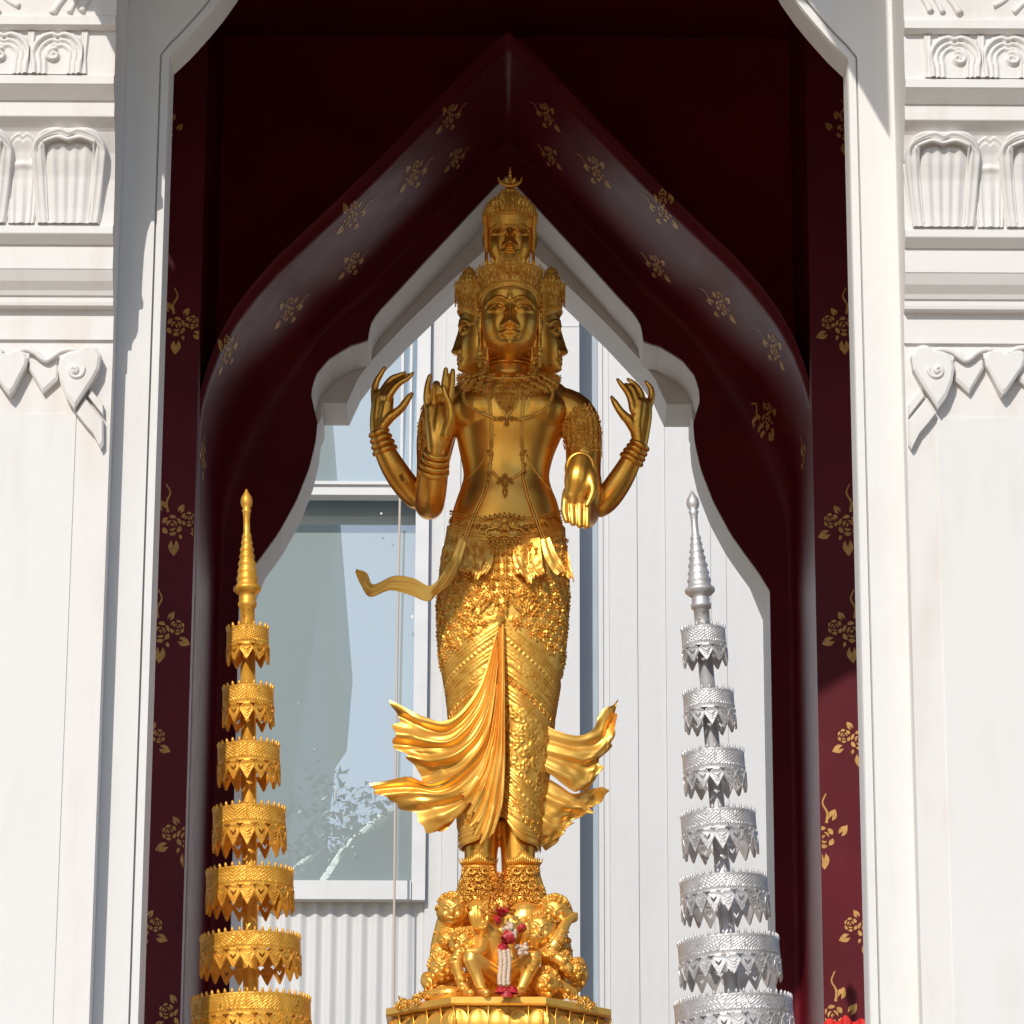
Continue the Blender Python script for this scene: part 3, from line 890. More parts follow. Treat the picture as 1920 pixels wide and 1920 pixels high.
def tree(x, y, z0, h, r, n, seed, lab):
    rg = np.random.default_rng(seed)
    t = empty('tree', (x, y, z0), label=lab, category='tree', group='trees across the street')
    mb = MB(); mb.tube([(0, 0, 0), (.1, .1, h * .3), (0, 0, h * .6)], [r * .09, r * .07, r * .03], 8)
    for k in range(5):
        a = k * 1.3; mb.tube([(0, 0, h * .35), (math.cos(a) * r * .4, math.sin(a) * r * .4, h * .6)], [r * .04, r * .015], 6)
    mb.build('trunk', M['bark'], t)
    P = rg.normal(size=(n, 3)); P /= np.linalg.norm(P, axis=1)[:, None]
    P *= (rg.random(n) ** .4)[:, None] * (1 + .25 * np.sin(P[:, :1] * 7 + seed) * np.cos(P[:, 2:] * 5))
    P = P * [r, r, h * .36] + [0, 0, h * .66]
    s = r * .017
    V = []; Fs = []
    D = np.clip(rg.normal(size=(n, 3, 3)), -1.4, 1.4) * s
    V = (P[:, None, :] + D).reshape(-1, 3)
    mb = MB(); mb.add(V, [(3 * i, 3 * i + 1, 3 * i + 2) for i in range(n)])
    mb.sphere((0, 0, h * .66), (r * .97, r * .97, h * .345), 28, 16)
    mb.build('crown', M['leafs'], t, recalc=False, kind='stuff')
for i, (px, py, dd, r, lab) in enumerate(((770, 1535, 34, 1.35, 'bushy green tree across the street, tallest of three'), (630, 1615, 36, 1.35, 'smaller green tree left of the bushy one across the street'), (880, 1500, 44, 2.4, 'broad green tree across the street, rightmost of three'))):
    p = mirrored(px, py, dd)
    tree(p.x, p.y, -1.6, (p.z + 1.6) * 1.0, r * 1.9, 48000, i, lab)
def street_block(x0, x1, y, h, lab):
    mb = MB(); mb.box((x0, y - 8, -1.6), (x1, y, h)); o = mb.build('street_building', mat('street_wall', (.22, .20, .18), .8, noise=(.3, .3)), label=lab, category='building')
street_block(6, 30, -60, 3, 'brown grey building across the street, right of the tower')
street_block(-60, -22, -60, 8, 'brown grey low building across the street, left of the tower')
# ================================================================== tiered ceremonial parasols
YU = -1.35
def pendant_mesh(Rr, w, h, kind, th=.003):
    """one pierced leaf of the fringe, bent round the tier; hangs from z = 0"""
    o = [(-.30, .0), (-.20, -.10), (-.36, -.16), (-.50, -.27), (-.47, -.42), (-.36, -.56), (-.22, -.74), (-.08, -.93), (0, -1.0)]
    poly = [(a * w, b * h) for a, b in o] + [(-a * w, b * h) for a, b in o[:-1][::-1]]
    holes = []
    if kind:
        hh = [(-.22, -.26), (-.17, -.31), (-.07, -.36), (0, -.44), (.07, -.36), (.17, -.31), (.22, -.26), (.20, -.40), (.08, -.52), (0, -.56), (-.08, -.52), (-.20, -.40)]
        holes = [[(a * w, b * h) for a, b in hh]]
    fn = lambda u, v, d: (math.sin(u / Rr) * (Rr + d), -math.cos(u / Rr) * (Rr + d), v)
    mb = MB(); mb.prism(poly, fn, -th, th, holes)
    # raised chevrons and rim
    rim = [(a * .88, b * .93 - .012 * h) for a, b in poly]
    mb.tube([fn(a, b, th) for a, b in rim], .0022, 5, cap=False)
    for k in range(3 if not kind else 2):
        v0 = -.36 - .15 * k if not kind else -.64 - .12 * k
        ww = w * (.30 - .07 * k)
        mb.tube([fn(-ww, v0 * h + ww * .5, th), fn(0, v0 * h - ww * .35, th), fn(ww, v0 * h + ww * .5, th)], .0024, 5)
    me = mb.mesh('pendant', True)
    return me
def parasol(name, label, cat, m, axis0, axis1, tiers, fin):
    """axis0/axis1: px points of the axis at the tip and low down; tiers: (centre_x, halfwidth, top_y, band_y, tip_y) in px"""
    a = W(*axis1, YU); b_ = W(*axis0, YU)
    zax = (b_ - a).normalized(); xax = Vector((1, 0, 0)); xax = (xax - zax * xax.dot(zax)).normalized(); yax = zax.cross(xax)
    base = a - zax * ((a.z - 1.07) / zax.z)
    t = empty(name, base, label=label, category=cat)
    t.rotation_euler = Matrix((xax, yax, zax)).transposed().to_euler()
    hgt = lambda py: ((W((axis0[0] + axis1[0]) / 2, py, YU) - base).z) / zax.z
    px = PXM(YU)
    # pole
    mb = MB(); mb.lathe([(14 * px, 0), (14 * px, hgt(1165))], 24); mb.lathe([(.12, 0), (.12, .05), (.05, .10)], 32)
    mb.build('pole', m, t, True)
    # finial
    mb = MB(); mb.lathe([(r * px, hgt(y)) for r, y in fin], 32, cap=False); mb.build('finial', m, t, True)
    for i, (hw, ty, by, py) in enumerate(tiers):
        Rr = hw * px
        # the front of a ring seen from below sits higher in the picture than its centre
        lift = Rr * math.tan(R(17))
        zt, zb_, zp = hgt(ty) - lift, hgt(by) - lift, hgt(py) - lift
        n = max(10, 2 * round(PI * hw / 25 ) )
        nb = 240
        an = np.linspace(0, 2 * PI, nb, endpoint=False)
        vs = np.linspace(0, 1, 15)
        H = zt - zb_
        U, V = np.meshgrid(an * Rr, vs * H, indexing='ij')
        hf = .0022 * np.abs(np.sin((U + V * np.sign(np.sin(U * n / Rr / 2)) * 1.4) * 210))
        hf *= (V > H * .28) & (V < H * .8)
        hf += .0035 * np.exp(-((V - H * .20) / .0035) ** 2) * (.6 + .4 * np.sin(U * 700)) + .003 * np.exp(-((V - H * .90) / .0035) ** 2)
        r_ = Rr + hf
        P = np.stack([np.sin(U / Rr) * r_, -np.cos(U / Rr) * r_, V + zb_], -1)
        Pi = np.stack([np.sin(U / Rr) * (Rr - .006), -np.cos(U / Rr) * (Rr - .006), V + zb_], -1)
        mb = MB(); mb.grid(P, wu=True); mb.grid(Pi, wu=True, flip=True)
        mb.grid(np.stack([P[:, -1], Pi[:, -1]], 1), wu=True); mb.grid(np.stack([Pi[:, 0], P[:, 0]], 1), wu=True)
        # crown of small studs along the upper rim
        nt = int(2 * PI * Rr / (13.5 * px))
        for k in range(nt):
            q = 2 * PI * k / nt
            c = np.array([math.sin(q) * (Rr - .002), -math.cos(q) * (Rr - .002), zt])
            d = np.array([math.sin(q) * .25, -math.cos(q) * .25, 1.0]); d /= np.linalg.norm(d)
            mb.tube([c - d * .004, c + d * .006, c + d * .012, c + d * .015], [.0055, .0052, .0034, .0006], 6)
        # spokes that carry the ring
        for k in range(3):
            q = 2 * PI * k / 3 + .5
            mb.tube([(0, 0, zb_ + H * .5), (math.sin(q) * Rr, -math.cos(q) * Rr, zb_ + H * .5)], .004, 6)
        tier = mb.build('tier', m, t, False)
        w = 2 * PI * Rr / n; h = zb_ - zp
        kinds = [pendant_mesh(Rr, w * 1.04, h, 0), pendant_mesh(Rr, w * 1.04, h, 1)]
        for k_ in kinds: k_.materials.append(m)
        for k in range(n):
            o = link('pendant', kinds[k % 2], None, tier)
            o.location = (0, 0, zb_ + .003)
            o.rotation_euler = ((RNG.random() - .5) * .02, 0, 2 * PI * k / n)
    return t
fin_g = [(13.5, 1170), (13.5, 1142), (17, 1138), (18, 1131), (15, 1127), (16, 1121), (14.5, 1117), (20, 1113), (26, 1107), (26, 1102), (20, 1097), (19, 1090), (21, 1086), (19, 1082), (17, 1076), (19, 1072), (17, 1068), (15, 1062), (17.5, 1058), (15, 1053),
         (13, 1048), (15, 1044), (13, 1040), (11, 1035), (13.5, 1031), (11, 1027), (9.5, 1022), (11, 1019), (9.5, 1014), (8, 1010), (9.5, 1007), (8, 1003), (6.2, 998), (6, 975), (7, 962), (9, 957), (6.5, 954), (10, 948), (11.5, 941), (10, 933), (5, 925), (1, 917)]
fin_s = [(r * 1.08, y + (3 if y < 1140 else 0)) for r, y in fin_g]
TG = [(38, 1170, 1204, 1236), (46, 1280, 1315, 1352), (56, 1385, 1420, 1458), (65.5, 1502, 1537, 1580), (78.5, 1615, 1650, 1690), (90, 1735, 1767, 1805), (107, 1846, 1885, 1930), (124, 1965, 2000, 2045)]
TS = [(40, 1170, 1206, 1238), (46, 1288, 1322, 1358), (56, 1398, 1436, 1472), (67.5, 1509, 1545, 1587), (79, 1628, 1660, 1702), (91, 1740, 1778, 1818), (106, 1848, 1884, 1930), (124, 1965, 2000, 2045)]
parasol('tiered_parasol', 'golden multi-tiered ceremonial parasol standing left of the statue', 'parasol', M['gold_paint'], (462, 917), (470, 1850), TG, fin_g)
parasol('tiered_parasol', 'silver multi-tiered ceremonial parasol standing right of the statue', 'parasol', M['silver_paint'], (1298, 930), (1372, 1850), TS, fin_s)
for o in list(COL.objects):
    pass
# ================================================================== the statue
from mathutils.bvhtree import BVHTree
YS = -0.5
PS = PXM(YS)
B = lambda px, py, dy=0.0: W(px, py, YS + dy)
statue = empty('deity_statue', B(937, 1868, 0), label='golden standing deity statue with four faces and raised hands on the octagonal pedestal', category='statue')
SINV = Matrix.Translation(-statue.location)
def SP_(name, mb, m, parent=None, smooth=True, recalc=True, **k):
    me = mb if isinstance(mb, bpy.types.Mesh) else mb.mesh(name, recalc)
    o = link(name, me, M[m], None, smooth, **k)
    o.parent = parent or statue
    o.matrix_parent_inverse = SINV.copy()
    return o
def path(mb, pts, n=16, per=4):
    """smooth tapered limb through (px, py, dy, r_px)"""
    Q = []
    for q in pts:
        p = B(q[0], q[1], q[2]); Q.append((p.x, p.y, p.z, q[3] * PS))
    C = crom(Q, per)
    mb.tube(C[:, :3], C[:, 3], n)
    for c in (C[0], C[-1]):
        mb.sphere(c[:3], c[3] * .995, n, 9)
def finger(mb, pts, n=10):
    path(mb, pts, n, 3)

def loft(rows, n=64, e=2.3):
    """rows: (py, xl, xr, front, back) horizontal slices"""
    P = []
    C = crom([(a, b_, c, d * 1000, f * 1000) for a, b_, c, d, f in rows], 5)
    a = np.arange(n) * 2 * PI / n
    for py, xl_, xr_, fd, bd in C:
        l, r_ = B(xl_, py), B(xr_, py); cx = (l.x + r_.x) / 2; hw = (r_.x - l.x) / 2; z = l.z
        sx = np.sign(np.sin(a)) * np.abs(np.sin(a)) ** (2 / e); cy = np.sign(np.cos(a)) * np.abs(np.cos(a)) ** (2 / e)
        dep = np.where(cy > 0, fd / 1000, bd / 1000)
        P.append(np.stack([cx + hw * sx, YS - cy * dep, np.full(n, z)], -1))
    return np.array(P)
body = MB()
torso = loft([(690, 910, 1000, .075, .075), (702, 902, 1006, .08, .08), (716, 872, 1040, .10, .10), (732, 850, 1062, .125, .12), (760, 848, 1064, .150, .12), (790, 852, 1062, .155, .12),
              (820, 856, 1052, .145, .11), (855, 863, 1038, .128, .105), (890, 869, 1030, .118, .10), (915, 864, 1034, .122, .10), (940, 855, 1044, .132, .11), (970, 846, 1052, .14, .12), (1000, 840, 1058, .145, .13), (1030, 836, 1060, .15, .14)], e=2.2)
b0 = body.n
body.grid(torso, wv=True, flip=True); nn = torso.shape[1]
body.f.append(tuple(b0 + k for k in range(nn))); body.f.append(tuple(b0 + (torso.shape[0] - 1) * nn + k for k in range(nn))[::-1])
# pectoral and belly modelling
for sx in (-1, 1):
    body.sphere(B(953 + sx * 50, 770, -.070), (.110, .082, .085), 24, 14)
body.sphere(B(948, 935, -.040), (.15, .088, .10), 26, 14)
path(body, [(955, 640, -.01, 46), (955, 680, -.0, 45), (954, 712, 0, 52)], 24)
# shoulders and principal arms
path(body, [(1035, 760, .0, 40), (1076, 778, .0, 41), (1093, 820, .0, 36), (1094, 870, -.01, 33), (1096, 925, -.02, 30), (1097, 965, -.06, 26), (1093, 950, -.22, 24), (1089, 905, -.40, 19), (1088, 885, -.46, 18)], 22)
path(body, [(872, 760, .0, 40), (832, 776, .0, 40), (816, 820, .0, 35), (812, 870, -.02, 31), (808, 925, -.04, 29), (805, 948, -.08, 27), (808, 925, -.16, 27), (814, 880, -.24, 24), (819, 845, -.29, 17)], 22)
# rear arms
path(body, [(1080, 800, .10, 30), (1098, 880, .10, 27), (1112, 942, .07, 25), (1135, 938, .04, 25), (1163, 900, .01, 24), (1186, 858, -.01, 19), (1200, 830, -.02, 15)], 20)
path(body, [(830, 800, .10, 30), (812, 880, .10, 27), (792, 930, .07, 26), (768, 918, .04, 25), (740, 880, .01, 24), (718, 838, -.01, 19), (709, 806, -.02, 15)], 20)
# hand: rear left, fingers gathered and curling right
path(body, [(709, 812, -.02, 15), (708, 790, -.02, 15), (710, 765, -.02, 15), (712, 742, -.02, 13)], 14)
path(body, [(713, 806, -.03, 12), (720, 785, -.035, 13), (725, 762, -.04, 13), (728, 742, -.04, 11)], 14)
path(body, [(717, 800, -.04, 10), (732, 782, -.05, 10), (745, 771, -.055, 8)], 12)
finger(body, [(704, 765, -.01, 8), (702, 735, 0, 7.5), (706, 716, 0, 6.5), (714, 702, -.005, 5.5), (721, 690, -.01, 4)])
finger(body, [(714, 745, -.03, 8), (722, 726, -.03, 7.5), (735, 710, -.03, 6.5), (749, 704, -.03, 5.5), (759, 699, -.03, 3.8)])
finger(body, [(720, 745, -.045, 8), (731, 727, -.05, 7.5), (746, 714, -.05, 6.5), (759, 708, -.05, 5), (766, 702, -.05, 3.5)])
finger(body, [(728, 745, -.06, 8), (738, 730, -.065, 7), (751, 717, -.07, 6), (764, 710, -.07, 5), (774, 700, -.07, 3.6)])
finger(body, [(738, 778, -.055, 9), (752, 766, -.06, 8), (761, 753, -.06, 7.5), (768, 743, -.06, 6), (772, 739, -.06, 4.5)])
# hand: front left, palm to the viewer, middle fingers bent
path(body, [(818, 850, -.29, 17), (817, 825, -.30, 18), (812, 795, -.30, 16), (808, 768, -.30, 12)], 16)
path(body, [(820, 835, -.30, 16), (825, 800, -.305, 19), (826, 770, -.30, 15)], 16)
path(body, [(826, 835, -.30, 13), (838, 805, -.31, 14), (841, 775, -.31, 11)], 14)
finger(body, [(803, 770, -.30, 7.5), (800, 745, -.30, 7), (802, 722, -.30, 6.2), (806, 705, -.30, 4.8)])
finger(body, [(815, 768, -.30, 7.5), (814, 742, -.31, 7.2), (817, 722, -.33, 7), (820, 722, -.36, 6.5), (822, 738, -.37, 5.5)])
finger(body, [(827, 766, -.30, 7.5), (831, 740, -.30, 7.2), (834, 715, -.30, 6.5), (836, 693, -.30, 5)])
finger(body, [(839, 766, -.31, 7), (845, 740, -.31, 6.8), (848, 715, -.31, 6.2), (849, 695, -.31, 4.8)])
finger(body, [(836, 815, -.33, 10), (845, 785, -.35, 8), (843, 760, -.36, 7), (835, 740, -.37, 6), (832, 726, -.375, 4.5)])
# hand: front right, palm out and fingers down
path(body, [(1088, 872, -.47, 22), (1084, 895, -.49, 25), (1080, 915, -.49, 22), (1074, 930, -.49, 16)], 16)
path(body, [(1090, 880, -.47, 18), (1093, 905, -.49, 20), (1090, 928, -.49, 16)], 16)
path(body, [(1098, 880, -.48, 14), (1106, 898, -.50, 14), (1110, 915, -.515, 10)], 14)
finger(body, [(1062, 922, -.49, 7.5), (1059, 940, -.49, 7), (1058, 960, -.495, 6.4), (1062, 977, -.50, 5)])
finger(body, [(1074, 930, -.49, 7.6), (1072, 948, -.49, 7.2), (1073, 966, -.495, 6.4), (1074, 982, -.50, 5)])
finger(body, [(1087, 930, -.49, 7.6), (1087, 950, -.49, 7.2), (1087, 970, -.495, 6.6), (1087, 986, -.50, 5.2)])
finger(body, [(1099, 928, -.49, 7.6), (1101, 950, -.49, 7.2), (1101, 972, -.495, 6.6), (1101, 987, -.50, 5.4)])
finger(body, [(1108, 900, -.51, 9), (1112, 920, -.525, 7.5), (1106, 938, -.535, 6.2), (1100, 948, -.54, 4.6)])
# hand: rear right
path(body, [(1200, 835, -.02, 14), (1204, 808, -.02, 15), (1208, 780, -.02, 15), (1211, 758, -.02, 12)], 14)
path(body, [(1197, 828, -.03, 12), (1194, 800, -.035, 14), (1197, 775, -.04, 13), (1200, 757, -.04, 11)], 14)
path(body, [(1190, 808, -.04, 9), (1180, 790, -.05, 10), (1168, 776, -.055, 8)], 12)
finger(body, [(1187, 768, -.05, 8), (1183, 750, -.05, 7), (1176, 735, -.055, 6.2), (1166, 722, -.06, 5.5), (1158, 712, -.06, 3.8)])
finger(body, [(1195, 764, -.045, 8), (1192, 744, -.045, 7), (1184, 728, -.045, 6.2), (1174, 722, -.045, 5)])
finger(body, [(1204, 762, -.035, 8), (1203, 742, -.035, 7), (1196, 727, -.035, 6), (1186, 717, -.035, 5), (1177, 711, -.035, 3.6)])
finger(body, [(1215, 765, -.015, 8), (1222, 742, -.01, 7), (1219, 726, -.01, 5.6), (1211, 716, -.01, 3.8)])
finger(body, [(1172, 782, -.055, 9), (1161, 768, -.06, 7.5), (1153, 755, -.06, 6.4), (1147, 745, -.06, 4)])
# lower legs and feet
path(body, [(903, 1540, -.02, 34), (902, 1590, -.02, 31), (901, 1635, -.02, 30), (898, 1690, -.02, 36), (896, 1720, -.02, 38)], 22)
path(body, [(970, 1540, -.02, 34), (971, 1590, -.02, 32), (972, 1635, -.02, 31), (978, 1690, -.02, 38), (980, 1720, -.02, 40)], 22)
path(body, [(905, 1010, .0, 50), (903, 1200, -.01, 46), (903, 1400, -.01, 38), (903, 1545, -.02, 33)], 20)
path(body, [(990, 1010, .0, 50), (985, 1200, -.01, 46), (973, 1400, -.01, 38), (970, 1545, -.02, 33)], 20)
body_me = remeshed(body, .0042, 3, 'body')
body_o = SP_('body', body_me, 'gold')

def bvh_of(me_list):
    V = []; P = []
    for me in me_list:
        b = len(V); V += [v.co.copy() for v in me.vertices]; P += [tuple(i + b for i in p.vertices) for p in me.polygons]
    return BVHTree.FromPolygons(V, P)
BV = bvh_of([body_me])
def hit(px, py, bv=None):
    d = rot @ Vector(((px - 960.0) / F, (960.0 - py) / F, -1.0)); d.normalize()
    r_ = (bv or BV).ray_cast(CAM, d)
    if r_[0] is None:
        p = B(px, py); return p, Vector((0, -1, 0))
    n = r_[1]
    if n.dot(d) > 0: n = -n
    return r_[0], n

# folds of the neck
for y_, r_n in ((676, 46.5), (684, 47), (692, 48.5)):
    c_ = B(955, y_, -.005); mb = MB(); P_ = []
    for s_ in np.linspace(0, 2 * PI, 49)[:-1]:
        o_ = Vector((math.sin(s_), -math.cos(s_), 0))
        P_.append([tuple(c_ + o_ * (r_n * PS + .0055 * math.cos(g_)) + Vector((0, 0, .0045 * math.sin(g_)))) for g_ in np.linspace(0, 2 * PI, 9)[:-1]])
    mb.grid(np.array(P_), wu=True, wv=True); SP_('neck_fold', mb, 'gold')
# ------------------------------------------------------------------ small ornament bits
def frame(n, up=Vector((0, 0, 1))):
    n = Vector(n).normalized(); u = Vector(up) - n * n.dot(up)
    if u.length < 1e-4: u = Vector((1, 0, 0)) - n * n.x
    u.normalize(); r_ = u.cross(n)
    return np.array([tuple(r_), tuple(u), tuple(n)])        # rows: right, up, out
_t = MB(); _t.sphere((0, 0, 0), 1.0, 7, 5); BIT_BEAD = (np.concatenate(_t.v), _t.f)
BIT_LEAF = (np.array([(0, -.15, 0), (.42, .35, .05), (.30, .80, .18), (0, 1.35, .42), (-.30, .80, .18), (-.42, .35, .05), (0, .45, .38)]), [(0, 1, 6), (1, 2, 6), (2, 3, 6), (3, 4, 6), (4, 5, 6), (5, 0, 6), (0, 5, 4, 3, 2, 1)])
_t = MB(); _a = np.linspace(0, 1.55 * PI, 9); _t.tube([(.5 * math.cos(a) * (1 - .07 * k), .5 * math.sin(a) * (1 - .07 * k), .12) for k, a in enumerate(_a)], [.15 - .008 * k for k in range(9)], 5); BIT_CURL = (np.concatenate(_t.v), _t.f)
_t = MB(); _t.sphere((0, 0, .16), .30, 7, 5)
for k in range(7):
    a = 2 * PI * k / 7
    V = BIT_LEAF[0] * [.55, .48, .8] + [0, .28, 0]
    c, s = math.cos(a), math.sin(a)
    _t.add(np.stack([V[:, 0] * c - V[:, 1] * s, V[:, 0] * s + V[:, 1] * c, V[:, 2]], -1), BIT_LEAF[1])
BIT_ROSE = (np.concatenate(_t.v), _t.f)
def bit(mb, kind, p, n, s, up=Vector((0, 0, 1)), rot_=0.0):
    fr = frame(n, up)
    V, Fs = kind
    if rot_:
        c, q = math.cos(rot_), math.sin(rot_)
        V = np.stack([V[:, 0] * c - V[:, 1] * q, V[:, 0] * q + V[:, 1] * c, V[:, 2]], -1)
    mb.add(V * s @ fr + np.array(tuple(p)), Fs)
def pbit(mb, kind, px, py, spx, rot_=0.0, bv=None, lift=0.0):
    p, n = hit(px, py, bv)
    bit(mb, kind, p + n * lift, n, spx * PS, rot_=rot_)
def surf_tube(mb, pts, rpx, bv=None, per=5, n=7, lift=.3, beads=0):
    """cord lying on the body along picture points"""
    C = crom(pts, per)
    Q = []
    for x, y in C:
        p, nn_ = hit(x, y, bv); Q.append(np.array(tuple(p + nn_ * rpx * PS * lift)))
    Q = np.array(Q)
    mb.tube(Q, rpx * PS, n)
    if beads:
        R_ = resample(Q, max(3, int(np.linalg.norm(np.diff(Q, axis=0), axis=1).sum() / (beads * PS))))
        for q in R_: mb.sphere(q, rpx * PS * 1.5, 7, 5)

# ------------------------------------------------------------------ heads
HW = .104
def head_mesh(sc=1.0):
    nphi, nv = 150, 130
    a = np.linspace(-PI, PI, nphi, endpoint=False)
    v = np.concatenate([[.02, .045, .07], np.linspace(.09, 1.12, nv), [1.2, 1.27, 1.31]])
    fx_ = lambda xs, ys: np.interp(v, xs, ys)
    wx = HW * fx_([.02, .045, .075, .105, .14, .18, .25, .37, .52, .7, .9, 1.1, 1.2, 1.27, 1.31], [.06, .2, .34, .44, .56, .66, .79, .92, .985, 1.0, .99, .90, .75, .5, .1])
    wf = HW * fx_([.02, .045, .075, .105, .14, .18, .25, .5, .7, .9, 1.1, 1.2, 1.27, 1.31], [.1, .45, .68, .80, .88, .93, .94, .97, 1.0, 1.0, .9, .75, .5, .1])
    wb = HW * fx_([.02, .09, .25, .5, .9, 1.1, 1.2, 1.27, 1.31], [.1, .4, .7, .95, 1.0, .9, .75, .5, .1])
    A, VV = np.meshgrid(a, v, indexing='ij')
    e = 2.25
    sx = np.sign(np.sin(A)) * np.abs(np.sin(A)) ** (2 / e); cy = np.sign(np.cos(A)) * np.abs(np.cos(A)) ** (2 / e)
    X = wx[None] * sx; Yd = np.where(cy > 0, wf[None] * cy, wb[None] * cy)
    x = X / HW
    H = np.zeros(X.shape)
    g = lambda x0, v0, s1, s2, h: h * np.exp(-((x - x0) / s1) ** 2 - ((VV - v0) / s2) ** 2)
    nz = np.interp(VV, [.33, .36, .39, .42, .5, .6, .70, .76, .85], [0, .010, .030, .036, .027, .018, .010, .005, 0])
    nw = np.interp(VV, [.36, .42, .5, .62, .76], [.20, .19, .13, .105, .13])
    H += nz * np.exp(-np.abs(x / nw) ** 2.2)
    for s in (-1, 1):
        H += g(s * .19, .395, .075, .030, .013)
        H += g(s * .46, .69, .27, .075, -.014) + g(s * .20, .66, .10, .08, -.006)
        H += g(s * .47, .655, .19, .047, .0160)
        H += g(s * .56, .44, .27, .14, .007)
        H += g(s * .36, .262, .06, .025, -.004)
    rg = np.zeros(X.shape)
    front = (cy > 0)
    def rd(pts, w, h):
        nonlocal rg
        d, t = seg_dist(x, VV * 1.33, [(p[0], p[1] * 1.33) for p in pts])
        rg = np.maximum(rg, h * np.clip(1 - (d / w) ** 2, 0, 1) ** .8)
    for s in (-1, 1):
        rd([(s * .10, .735), (s * .28, .785), (s * .50, .80), (s * .70, .775), (s * .86, .72)], .040, .0055)
        rd([(s * .22, .655), (s * .34, .69), (s * .50, .705), (s * .66, .680), (s * .78, .640)], .026, .0055)
        rd([(s * .22, .652), (s * .36, .625), (s * .52, .605), (s * .68, .622), (s * .78, .640)], .024, .0048)
    rd([(-.33, .285), (-.2, .29), (-.07, .312), (0, .302), (.07, .312), (.2, .29), (.33, .285)], .050, .0085)
    rd([(-.27, .255), (-.12, .232), (0, .228), (.12, .232), (.27, .255)], .060, .0085)
    rd([(0, .80), (0, .86)], .05, .005)
    H += g(0, .27, .34, .11, .010) + g(0, .265, .34, .010, -.008) + g(0, .335, .05, .03, -.004)
    H += g(0, .155, .22, .042, .014) + g(0, .210, .22, .02, -.005)
    H += rg
    H *= np.clip(cy * 3, 0, 1) * front
    Yd = Yd + H
    Zh = .276
    P = np.stack([X, -Yd, VV * Zh], -1)
    mb = MB(); mb.grid(P * sc, wu=True)
    me = mb.mesh('face'); me.materials.append(M['gold']); me.shade_smooth()
    ears = []
    for s in (-1, 1):
        eb = MB()
        def q(pts, r0): eb.tube(crom([(s * a_ * HW * sc, b_ * sc, c * Zh * sc) for a_, b_, c in pts], 4), r0 * sc, 8)
        q([(1.0, .0, .72), (1.10, .008, .78), (1.16, .02, .72), (1.13, .02, .58), (1.05, .01, .45), (1.04, .005, .30), (1.03, .0, .12)], .0085)
        q([(1.0, -.005, .68), (1.07, .0, .70), (1.09, .01, .62), (1.03, .005, .52)], .007)
        eb.sphere((s * HW * 1.04 * sc, .01 * sc, Zh * .58 * sc), (.012 * sc, .016 * sc, .05 * sc), 10, 8)
        eb.sphere((s * HW * 1.03 * sc, .004 * sc, Zh * .22 * sc), (.009 * sc, .010 * sc, .045 * sc), 10, 8)
        e_ = remeshed(eb, .003, 1, 'ear'); e_.materials.append(M['gold']); e_.shade_smooth(); ears.append(e_)
    return me, ears
FACE, EARS = head_mesh()
FACE_U, EARS_U = head_mesh(.80)
HX, HO = B(956, 600).x, .085
HZ = W(956, 672, YS - .16).z + .004
def place(me, name, loc, rz, parent=None, smooth=None):
    o = link(name, me, None, None)
    o.matrix_world = Matrix.Translation(loc) @ Matrix.Rotation(rz, 4, 'Z')
    mw = o.matrix_world.copy()
    o.parent = parent or statue
    if parent: 
        o.matrix_parent_inverse = parent['_inv_dummy'] if False else Matrix.Identity(4)
        o.matrix_world = mw
    else:
        o.matrix_parent_inverse = SINV.copy()
    return o
